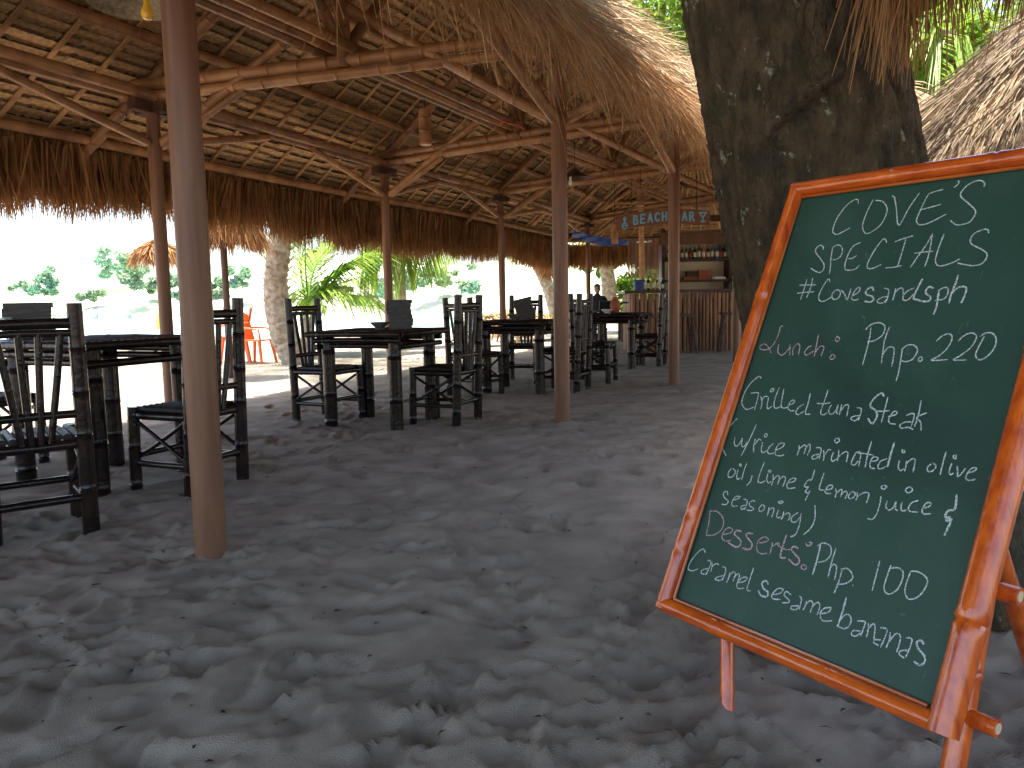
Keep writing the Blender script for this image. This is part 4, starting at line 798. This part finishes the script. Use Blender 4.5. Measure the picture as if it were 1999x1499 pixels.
# ================================================================== person
def person(px, py, Y):
    c = at(px, py, Y); x, y, z = c; root = empty('person', (x, y, 0), 0, 'seated person in a dark shirt behind a dark laptop, beside a far post', 'person')
    V0 = [((0, 0, z-.88), .15), ((0, .0, z-.62), .145), ((0, .01, z-.33), .175), ((0, 0, z-.17), .085), ((0, -.01, z-.09), .062),
          ((-.205, 0, z-.225), .08), ((-.25, -.06, z-.50), .048), ((-.17, -.28, z-.57), .038), ((-.12, -.36, z-.57), .03),
          ((.205, 0, z-.225), .08), ((.25, -.06, z-.50), .048), ((.17, -.28, z-.57), .038), ((.12, -.36, z-.57), .03),
          ((-.10, -.08, z-.90), .10), ((-.12, -.45, z-.88), .07), ((-.12, -.44, .25), .055), ((-.12, -.42, .05), .04), ((-.12, -.54, .04), .035),
          ((.10, -.08, z-.90), .10), ((.12, -.45, z-.88), .07), ((.12, -.44, .25), .055), ((.12, -.42, .05), .04), ((.12, -.54, .04), .035)]
    E = [(0, 1), (1, 2), (2, 3), (3, 4), (2, 5), (5, 6), (6, 7), (7, 8), (2, 9), (9, 10), (10, 11), (11, 12), (0, 13), (13, 14), (14, 15), (15, 16), (16, 17), (0, 18), (18, 19), (19, 20), (20, 21), (21, 22)]
    me = bpy.data.meshes.new('body'); me.from_pydata([v for v, _ in V0], E, []); o = link(me, 'body', M['dark_shirt'], root)
    o.modifiers.new('s', 'SKIN'); o.modifiers.new('d', 'SUBSURF').levels = 2; o.modifiers['d'].render_levels = 2
    for i, (_, r) in enumerate(V0): me.skin_vertices[0].data[i].radius = (r, r*.8)
    me.skin_vertices[0].data[0].use_root = True
    hd = MB().lathe((0, 0, 0), [(.015, -.125), (.045, -.115), (.062, -.08), (.074, -.02), (.078, .03), (.070, .08), (.045, .112), (.01, .122)], 20); 
    for i, v in enumerate(hd.v):
        v[1] *= 1.15
        if v[1] < -.05 and abs(v[0]) < .02 and -.05 < v[2] < .0: v[1] -= .022
    hd.v = [v+V(0, -.01, z) for v in hd.v]; h = hd.build('head', M['skin'], root)
    MB().box((-.026, -.098, z+.012), (.02, .008, .008)).box((.026, -.098, z+.012), (.02, .008, .008)).build('eyes', M['hair'], h, False)
    MB().box((0, -.090, z-.062), (.038, .008, .006)).build('mouth', M['terracotta'], h, False)
    MB().lathe((-.08, 0, z-.01), [(.004, -.025), (.012, 0), (.004, .025)], 8).lathe((.08, 0, z-.01), [(.004, -.025), (.012, 0), (.004, .025)], 8).build('ears', M['skin'], h)
    hr = MB().lathe((0, 0, 0), [(.084, .035), (.090, .06), (.084, .095), (.05, .128), (.01, .138)], 20); hr.v = [V(v[0]*1.0, v[1]*1.15+.012, v[2]+z) for v in hr.v]; hr.build('hair', M['hair'], h)
    bk = MB().lathe((0, 0, 0), [(.06, -.07), (.078, -.03), (.082, .04)], 16); bk.v = [V(v[0], abs(v[1])*1.1+.01, v[2]+z) for v in bk.v]; bk.build('hair', M['hair'], h)
    for s in (-1, 1):                       # hands resting by the laptop
        hb = MB().box((s*.11, -.40, z-.565), (.07, .08, .025)); hb.build('hand', M['skin'], root)
        for f in range(4): MB().tube([(s*.11-.026+.017*f, -.435, z-.56), (s*.11-.026+.017*f, -.47-.01*(f in (1, 2)), z-.555), (s*.11-.026+.017*f, -.495, z-.57)], .007, 6).build('finger', M['skin'], root)
        MB().tube([(s*.075, -.40, z-.56), (s*.055, -.44, z-.56)], .009, 6).build('thumb', M['skin'], root)
    return c
pc = person(1166, 564, 20.6)
lp = empty('laptop', (pc[0]+.12, pc[1]-.62, pc[2]-.60), .1, 'open dark laptop in front of the seated person', 'laptop')
MB().box((0, 0, .01), (.36, .25, .02)).build('keyboard_base', M['laptop'], lp, False); MB().box((0, -.15, .16), (.36, .014, .27), Matrix.Rotation(.2, 3, 'X')).build('screen', M['laptop'], lp, False)
bt = empty('beach_table', (pc[0]+.1, pc[1]-.62, 0), 0, 'low dark table under the laptop, far side of the pavilion', 'table')
MB().box((0, 0, pc[2]-.625), (1.0, .7, .045)).build('table_top', M['dark_wood'], bt, False)
for a in (-1, 1):
    for b_ in (-1, 1): MB().tube([(a*.42, b_*.28, pc[2]-.64), (a*.42, b_*.28, -.1)], .04, 8).build('leg', M['dark_wood'], bt)
pch = empty('wooden_chair', (pc[0], pc[1]+.02, 0), 0, 'chair the seated person sits on', 'chair')
MB().box((0, -.05, pc[2]-1.03), (.46, .46, .05)).build('seat', M['dark_wood'], pch, False); MB().box((0, .22, pc[2]-.72), (.44, .04, .5)).build('backrest', M['dark_wood'], pch, False)
for a in (-1, 1):
    for b_ in (-1, 1): MB().tube([(a*.19, -.05+b_*.19, pc[2]-1.04), (a*.2, -.05+b_*.2, -.1)], .025, 8).build('leg', M['dark_wood'], pch)
# ================================================================== orange plastic chairs and float on the beach
def plastic_chair(px, py, Y, rz, lab, m='orange_plastic', sc=1.0):
    p = at(px, py, Y); z0 = zs(p[0], p[1]); o = empty('plastic_chair', (p[0], p[1], z0), rz, lab, 'chair', 'orange plastic chairs on the bright sand')
    def bx(n, *a): b_ = MB(); b_.box(*a); return b_.build(n, M[m], o, False)
    bx('seat', (0, 0, .43), (.46, .44, .025))
    b_ = MB(); nn = 9
    for i in range(nn+1):
        x = -.22+.44*i/nn; d = .04*(2*x/.44)**2
        for dy in (0, .02):
            b_.v += [V(x*.95, .22-d+dy, .44), V(x*.85, .32-d+dy, .90+.05*(1-(2*x/.44)**2))]
    for i in range(nn): k = 4*i; b_.f += [(k, k+4, k+5, k+1), (k+2, k+3, k+7, k+6), (k+1, k+5, k+7, k+3), (k, k+2, k+6, k+4)]
    b_.build('backrest', M[m], o)
    for a in (-1, 1):
        for c_ in (-1, 1): MB().tube([(a*.19, c_*.17, .43), (a*.25, c_*.24, -.03)], [.034, .024], 8).build('leg', M[m], o)
        MB().tube([(a*.23, .24, .66), (a*.25, 0, .65), (a*.24, -.2, .62), (a*.22, -.21, .43)], .02, 8).build('armrest', M[m], o)
    o.scale = (sc, sc, sc)
plastic_chair(503, 690, 14.6, 1.3, 'orange plastic chair beside the palm trunk on the bright sand', sc=1.0); plastic_chair(458, 690, 14.9, -1.2, 'orange plastic chair seen through the dark chair back, left of the other orange one', sc=1.12)
p = at(316, 610, 46); o = MB().lathe((0, 0, -.3), [(.1, 0), (.34, .1), (.36, .5), (.30, .95), (.16, 1.2), (.05, 1.3)], 14).build('marker_buoy', M['yellow_plastic']); o.location = (p[0], p[1], 0); tag(o, 'yellow marker float in the shallows just left of the far brown post', 'buoy')
# ================================================================== palms
def palm_trunk(name, pix, Ys, r0, r1, lab, spikes=0):
    pts = [at(a, b_, Y) for (a, b_), Y in zip(pix, Ys)]; root_ = empty(name, tuple(pts[0]), 0, lab, 'palm tree'); O_ = pts[0]
    P = []; 
    for i in range(len(pts)-1):
        for t in np.linspace(0, 1, 14, endpoint=False): P.append(pts[i]*(1-t)+pts[i+1]*t)
    P.append(pts[-1]); rr_ = [(r0+(r1-r0)*(i/len(P))**.6)*(1+.025*(1 if i % 3 else -1)+random.uniform(-.03, .03)) for i in range(len(P))]
    MB().tube([q_-O_ for q_ in P], rr_, 16).build('trunk', M['bark_palm'], root_)
    if spikes:
        s_ = MB()
        for i in range(spikes):
            k = int(random.uniform(.35, 1)*(len(P)-1)); th = random.uniform(0, 6.28); d = V(math.cos(th), math.sin(th), 0); q_ = P[k]-O_+d*rr_[k]*.9; e = q_+d*random.uniform(.08, .2)+V(0, 0, random.uniform(.05, .2))
            w_ = np.cross(d, [0, 0, 1.])*.05; n_ = len(s_.v); s_.v += [q_-w_, q_+w_, e, q_+V(0, 0, .03)]; s_.f += [(n_, n_+1, n_+2), (n_, n_+2, n_+3), (n_+1, n_+3, n_+2)]
        tag(s_.build('leaf_stubs', M['bark_palm'], root_), kind='stuff')
    return root_, O_, P
def frond(root_, org, a, b_, c_, nl=44, ll=.7, m='frond', w_=.045, droop=.35, name='frond'):
    a, b_, c_ = V(*a), V(*b_), V(*c_); vs, qs, sh_ = [], [], []
    T = [(1-t)**2*a+2*t*(1-t)*b_+t*t*c_ for t in np.linspace(0, 1, 24)]
    mb = MB().tube([t_-org for t_ in T], [.022*(1-.8*i/23) for i in range(24)], 6)
    for i in range(nl):
        t = .08+.92*i/nl; k = min(int(t*23), 22); p = T[k]+(T[k+1]-T[k])*(t*23-k); d = unit(T[k+1]-T[k]); sd_ = np.cross(d, [0, 0, 1.]); sd_ = unit(sd_)
        L = ll*(.45+.9*math.sin(math.pi*min(1, .12+t*.9)))*random.uniform(.85, 1.1)
        for s in (-1, 1):
            dr = unit(sd_*s*.9+d*.75+V(0, 0, random.uniform(-.25, .15))); e1 = p+dr*L*.5; e2 = p+dr*L+V(0, 0, -droop*L); ww = np.cross(dr, [0, 0, 1.]); ww = unit(ww)*w_*.5
            n_ = len(vs); vs += [p-ww*.5, p+ww*.5, e1-ww, e1+ww, e2-ww*.1, e2+ww*.1]; qs += [(n_, n_+1, n_+3, n_+2), (n_+2, n_+3, n_+5, n_+4)]; g_ = random.random(); sh_ += [g_]*6
    n_ = len(vs); vs += [v+org for v in mb.v]; 
    for f in mb.f:
        if len(f) == 4: qs.append(tuple(n_+k for k in f))
    sh_ += [.9]*len(mb.v)
    return np_mesh(name, np.array(vs)-org, np.array(qs), M[m], root_, np.array(sh_))
pr, po, PP = palm_trunk('palm_tree', [(585, 716), (556, 660), (540, 600), (538, 540), (546, 470), (556, 420), (570, 250)], [14.2]*7, .27, .17, 'thick rough palm trunk beside the orange chairs', 120)
tp_ = PP[-1]
for k in range(9):
    a = k*.7; d = V(math.cos(a), math.sin(a), 0); frond(pr, po, tp_, tp_+d*1.6+V(0, 0, .9), tp_+d*3.2+V(0, 0, -1.0), 40, .7)
cp = empty('young_coconut_palm', tuple(at(600, 640, 16.5)), 0, 'young coconut palm with bright green fronds right of the palm trunk', 'palm tree'); co_ = at(600, 640, 16.5)
MB().tube([(0, 0, -.6), (0, 0, .1), (.05, 0, .5)], [.16, .14, .10], 12).build('trunk', M['bark_palm'], cp)
for (x1, y1), (x2, y2), Y2, ll in (((600, 500), (668, 462), 17.2, .95), ((590, 480), (600, 430), 16.0, .9), ((640, 520), (735, 500), 16.8, .95), ((650, 548), (752, 596), 16.2, .85), ((635, 560), (690, 560), 17.6, .9), ((580, 560), (640, 600), 15.8, .7), ((575, 520), (590, 455), 17.5, .9), ((700, 480), (790, 470), 17.5, .8), ((600, 560), (720, 540), 17.8, .9), ((560, 470), (640, 440), 18, .9)):
    frond(cp, co_, co_+V(.05, 0, .4), at(x1, y1, (16.5+Y2)/2), at(x2, y2, Y2), 46, ll, w_=.055)
p0 = at(790, 380, 18.5); hp_ = empty('palm_tree', tuple(p0), 0, 'pale green palm fronds dangling behind the thatch fringe in the middle', 'palm tree')
for k in range(7):
    q_ = at(730+k*18, 505+8*(k % 3), 18.5+.2*k); frond(hp_, p0, p0, (p0+q_)/2+V(.2*(k-3), 0, .3), q_, 40, .8, droop=1.1)
MB().tube([(0, 0, .05), (-.3, 1.0, -1), (-.35, 1.2, -4)], [.12, .13, .16], 10).build('trunk', M['bark_palm'], hp_)
q1 = palm_trunk('palm_tree', [(1094, 640), (1082, 600), (1070, 560), (1052, 520), (1030, 440)], [24]*5, .22, .17, 'curved palm trunk leaning left behind the second brown post', 30)
q2 = palm_trunk('palm_tree', [(1186, 625), (1190, 590), (1188, 550), (1180, 500), (1170, 420)], [24.5]*5, .26, .20, 'ringed palm trunk between the far post and the bar', 24)
for r_, o_, P_ in (q1, q2):
    for k in range(7):
        a = k*.9; d = V(math.cos(a), math.sin(a), 0); frond(r_, o_, P_[-1], P_[-1]+d*1.6+V(0, 0, .9), P_[-1]+d*3+V(0, 0, -1.2), 30, .7)
# ================================================================== beach umbrellas with thatch
def cone_thatch(name, c, rad, zt, ze, n, ln, wid, lab, m='thatch', post_to=0, cat='thatched umbrella', pw=.05, zexp=1.0):
    root_ = empty(name, (c[0], c[1], 0), 0, lab, cat)
    MB().tube([(0, 0, -.2), (0, 0, zt-.05)], pw, 12).build('pole', M['dark_wood'], root_)
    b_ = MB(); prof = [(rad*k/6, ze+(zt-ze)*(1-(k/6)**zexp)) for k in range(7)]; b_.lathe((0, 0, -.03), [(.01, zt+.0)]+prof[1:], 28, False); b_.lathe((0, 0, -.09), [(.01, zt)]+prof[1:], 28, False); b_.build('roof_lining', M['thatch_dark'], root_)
    u = np.sqrt(RNG.random(n)); u = np.where(RNG.random(n) < .35, RNG.uniform(.9, 1.0, n), u); th = RNG.uniform(0, 2*math.pi, n); r_ = rad*u
    zz_ = ze+(zt-ze)*(1-u**zexp)+RNG.uniform(0, .06, n); P0 = np.stack([r_*np.cos(th), r_*np.sin(th), zz_], 1)
    sl = (zt-ze)*zexp*u**(zexp-1)/rad; D = np.stack([np.cos(th), np.sin(th), -sl-.45*(u > .9)], 1)+RNG.normal(0, .24, (n, 3))+(np.stack([vnoise(th*11, u*6, 70), vnoise(th*11, u*6, 71), vnoise(th*11, u*6, 72)], 1)-.5)*.5; D /= np.linalg.norm(D, axis=1)[:, None]
    bd = RNG.normal(0, .04, (n, 3)); bd[:, 2] -= .10+.25*(u > .88)*ln; L = RNG.uniform(.5, 1.1, n)*ln*(.7+.6*vnoise(th*6, u*4, 3))
    vs, q_, k = strands(P0, D, L, RNG.uniform(.5, 1.4, n)*wid, bd, 3)
    sh_ = np.repeat(np.clip(.5+.6*(RNG.random(n)-.5)+.7*(vnoise(th*9, u*5, 8)-.5), 0, 1), k)
    tag(np_mesh('thatch', vs, q_, M[m], root_, sh_), kind='stuff'); return root_
c = at(395, 470, 11.2); cone_thatch('thatched_umbrella', (c[0]+.04, 11.9), .42, 2.95, 2.36, 6000, .34, .02, 'small thatched beach umbrella whose fringe shows left of the palm trunk')
c = at(300, 495, 24); cone_thatch('thatched_umbrella', (c[0]+.1, 24), .55, 3.1, 2.75, 1800, .4, .04, 'distant thatched beach umbrella just left of the far brown post')
cone_thatch('thatched_hut', (5.75, 6.3), 2.9, 4.35, 1.95, 40000, .60, .010, 'conical hut with thick straggly grass thatch behind the chalkboard top corner', 'thatch_shaded', cat='hut', pw=.08, zexp=1.25)
# thatched canopy just right of the camera: only its fringe hangs into view
can = empty('thatched_canopy', (2.6, .3, 0), 0, 'grass fringe of a low thatched canopy hanging at the top right corner', 'canopy'); CO = V(2.6, .3, 0)
for x, y in ((4.3, 2.15), (4.3, -1.6), (1.1, -1.6)): MB().tube([(x-CO[0], y-CO[1], -.2), (x-CO[0], y-CO[1], 2.35)], .05, 12).build('post', M['post_paint'], can)
MB().tube([(4.4-CO[0], 2.30-CO[1], 2.36), (1.02-CO[0], 2.30-CO[1], 2.36)], .04, 10).tube([(1.04-CO[0], 2.3-CO[1], 2.36), (1.04-CO[0], -1.7-CO[1], 2.36)], .04, 10).build('eave_pole', M['bamboo'], can)
b_ = MB()
for dz in (0, .10): b_.v += [V(1.0, 2.38, 2.36+dz), V(4.5, 2.38, 2.36+dz), V(4.5, -1.8, 2.36+dz), V(1.0, -1.8, 2.36+dz), V(2.7, .3, 3.4+dz)]
b_.v = [v-CO for v in b_.v]; b_.f = [(0, 1, 4), (1, 2, 4), (2, 3, 4), (3, 0, 4), (5, 9, 6), (6, 9, 7), (7, 9, 8), (8, 9, 5), (0, 5, 6, 1), (1, 6, 7, 2), (2, 7, 8, 3), (3, 8, 5, 0)]
b_.build('thatch_layer', M['thatch_dark'], can, False)
def canF(t): return V(1.07+3.3*t, 2.34, 2.36)
fringe('thatch_fringe', None, canF, 0, 1, 4800, .70, .007, .03, 22, (0, .5), parent=can, org=CO, ragged=.8, zspan=.06, curl=.03)
def canC(t): return V(1.08+.16*t, 2.33-.04*t, 2.36)
fringe('thatch_fringe', None, canC, 0, 1, 420, .76, .007, .03, 2, (0, .4), parent=can, org=CO, ragged=.35, zspan=.06, curl=.03)
def canL(t): return V(1.02, 2.3-4*t, 2.36)
fringe('thatch_fringe', None, canL, 0, 1, 3500, .42, .008, .03, 22, (-.5, 0), parent=can, org=CO, ragged=.6, zspan=.06, curl=.03)
# ================================================================== background greenery
GB = 'trees and bushes behind the pavilion'
def tree(px, py, Y, R, lab, n=5000, size=.16, m='leaf', squash=.8, blobs=14, trunk=True, seed=0, group=GB, tx=0):
    c = at(px, py, Y); rt = empty('leafy_tree' if trunk else 'bush', (c[0], c[1], 0), 0, lab, 'tree' if trunk else 'bush', group); O_ = V(c[0], c[1], 0); r = random.Random(seed)
    cs = [(c[0]+r.gauss(0, .5)*R, c[1]+r.gauss(0, .4)*R, c[2]+r.gauss(0, .42)*R*squash) for _ in range(blobs)]
    leaves('crown' if trunk else 'foliage', cs, [R*r.uniform(.25, .48) for _ in cs], n, size, M[m], rt, O_, seed=seed)
    if trunk: MB().tube([(tx, 0, -.3), (tx*.6+.1, 0, c[2]*.5), (0, 0, c[2])], [.16, .12, .07], 10).build('trunk', M['bark_palm'], rt)
    return rt
tree(1352, 40, 17, 2.1, 'bright green tree showing between the thatch and the big trunk', 6000, .13, 'leaf_bright', seed=1, tx=3)
tree(1900, 120, 13, 2.2, 'sunlit green tree above the conical hut at the right edge', 7000, .10, 'leaf_bright', seed=2)
tree(1815, 330, 15, 1.6, 'green bush like tree right of the big trunk, above the board frame', 5000, .11, 'leaf_bright', seed=3)
tree(1800, 20, 19, 3.0, 'tall pale tree crown far behind the hanging fringe at top right', 7000, .14, 'leaf_bright', seed=4)
tree(1980, 560, 22, 3.0, 'tree standing behind the chalkboard further inland', 4000, .16, seed=5)
tree(1236, 575, 25, .9, 'yellow green bush hanging beside the left end of the bar', 1500, .12, 'leaf_bright', trunk=False, seed=6)
p0 = at(1850, 60, 12); rp_ = empty('palm_tree', tuple(p0), 0, 'palm with pale drooping fronds right of the big trunk', 'palm tree')
for (x, y) in ((1780, 260), (1760, 330), (1700, 160), (1900, 250), (1960, 120), (1800, 200), (1850, 240)):
    q_ = at(x, y, 11.5+random.random()); frond(rp_, p0, p0, (p0+q_)/2+V(0, 0, .6), q_, 40, .75, droop=.8)
MB().tube([(0, 0, 0), (-.2, .5, -1.6), (-.1, .9, -4.2)], [.13, .14, .2], 10).build('trunk', M['bark_palm'], rp_)
db = at(1775, 245, 9.0); cone_thatch('thatched_hut', (db[0]+.05, 9.6), .75, 3.5, 2.6, 4000, .5, .02, 'narrow sunlit straw hut roof just right of the big trunk', 'thatch_grey', cat='hut', zexp=1.6)
# inland shrub wall behind the bar (seen through gaps)
for i, (px, py, Y, R) in enumerate(((1330, 560, 26, 2.4), (1500, 480, 26, 3.2), (1650, 500, 24, 3.2))):
    tree(px, py, Y, R, ['leafy tree behind the bottle shelf', 'leafy tree inland behind the big trunk', 'leafy tree inland hidden behind the chalkboard'][i], 4000, .2, seed=20+i)
# dry palm debris on the beach
for i, (px, Y, n_, lab) in enumerate(((965, 19, 12, 'low pile of dried palm fronds right of the far side chairs'), (1040, 21, 16, 'tangled pile of dry fronds and driftwood behind the tilted menu'))):
    c = gnd(px, 640+0*i, 0); c = at(px, 612, Y); c[2] = zs(c[0], c[1]); rt = empty('frond_pile', tuple(c), 0, lab, 'frond pile', 'piles of dried palm fronds on the beach')
    for k in range(n_):
        a = random.uniform(0, 6.28); d = V(math.cos(a), math.sin(a)*.5, 0); s_ = c+V(random.uniform(-.6, .6), random.uniform(-.3, .3), .1); frond(rt, c, s_-d*.8, s_+V(0, 0, random.uniform(.5, 1.0)), s_+d*.9+V(0, 0, random.uniform(.0, .7)), 16, .35, 'frond_dry', .05, .5)
# hillside across the water
hx = np.linspace(-170, 60, 70); hy = np.linspace(0, 1, 14); HXg, HYg = np.meshgrid(hx, hy)
prof = np.interp(hx, [-170, -95, -80, -66, -50, -30, -12, 5, 25, 60], [9, 7, 3.0, 7, 11, 9, 9, 11, 10, 12])
HZ = -1+(prof[None, :]+1)*np.sin(np.clip(HYg*1.6, 0, 1.57))*(.85+.3*fbm(HXg*.12, HYg*5, 3, 40)); HYw = 112+HYg*60+6*fbm(HXg*.05, HYg, 2, 44)
ii = np.arange(HXg.size).reshape(HXg.shape); q_ = np.stack([ii[:-1, :-1], ii[:-1, 1:], ii[1:, 1:], ii[1:, :-1]], -1).reshape(-1, 4)
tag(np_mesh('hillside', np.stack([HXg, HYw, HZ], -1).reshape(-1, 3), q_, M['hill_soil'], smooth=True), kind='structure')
HL = ['large blue green tree highest on the far hillside left of the posts', 'dark tree just below the highest tree on the far hillside', 'pale green tree against the far brown post on the hillside', 'small tree above the leftmost chair post, far away', 'low tree between the two small ones at far left', 'leftmost small tree on the far headland', 'green tree seen between the far brown post and the nearest post',
 'tree above the orange chairs on the far hillside', 'tree just right of the nearest post on the far hillside', 'tree directly right of the far middle post on the hillside', 'middle one of the row of trees right of the middle post', 'rightmost dark tree of the row right of the middle post', 'tree just left of the middle post behind the fronds', 'low bush near the water behind the dangling fronds', 'low bush over the orange chair on the right', 'tree behind the chair backs of the second table', 'low bush behind the upright menu', 'low tree on the slope right of the leftmost chair']
hill = [(230, 515, 2.6), (255, 540, 2.3), (300, 555, 2.0), (95, 548, 1.8), (70, 562, 1.6), (48, 556, 1.5), (345, 548, 2.4), (460, 540, 2.2), (430, 560, 2), (800, 545, 2.4), (840, 540, 2.2), (880, 545, 2.4), (740, 560, 2), (700, 590, 1.6), (480, 598, 1.6), (920, 560, 2.2), (770, 585, 1.8), (180, 580, 1.6)]
for i, (px, py, R) in enumerate(hill):
    lab_ = HL[i]
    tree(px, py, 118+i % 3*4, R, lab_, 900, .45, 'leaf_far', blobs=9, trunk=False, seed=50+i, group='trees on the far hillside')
for i, (px, R) in enumerate(((148, 1.6), (184, .8), (250, .5))):
    c = at(px, 603, 100); b_ = MB(); b_.lathe((0, 0, -1.2), [(R*1.3, 0), (R*1.1, .8), (R*.7, 1.3+.4*R), (R*.2, 1.5+.7*R)], 9); b_.v = [v*V(1+.2*math.sin(k*1.7), 1, 1) for k, v in enumerate(b_.v)]
    o = b_.build('shore_rock', M['rock'], None, False); o.location = tuple(c*V(1, 1, 0)); tag(o, ['large grey shore rock right of the nearest chair post', 'middle grey shore rock beyond the leftmost table', 'smallest grey shore rock on the far waterline'][i], 'rock')
# driftwood scraps and coconut husk by the trunk
for i, (px, py, s_) in enumerate(((1545, 1300, .10), (1590, 1325, .07), (1500, 1275, .08))):
    c = gnd(px, py); b_ = MB()
    for k in range(14): a = random.uniform(0, 6.28); d = V(math.cos(a), math.sin(a), random.uniform(-.1, .5)); b_.tube([V(0, 0, .01), d*s_*random.uniform(.5, 1.1)], [.006, .002], 5)
    b_.lathe((0, 0, 0), [(.01, -.02), (s_*.45, 0), (s_*.4, .03), (.01, .05)], 10); o = b_.build('coconut_husk', M['frond_dry'], None); o.location = (c[0], c[1], zs(c[0], c[1])+.005)
    tag(o, ['shredded coconut husk lying under the bottom rail of the chalkboard', 'smallest dry husk scrap against the tree base', 'dry husk scrap just right of the left easel leg'][i], 'husk')
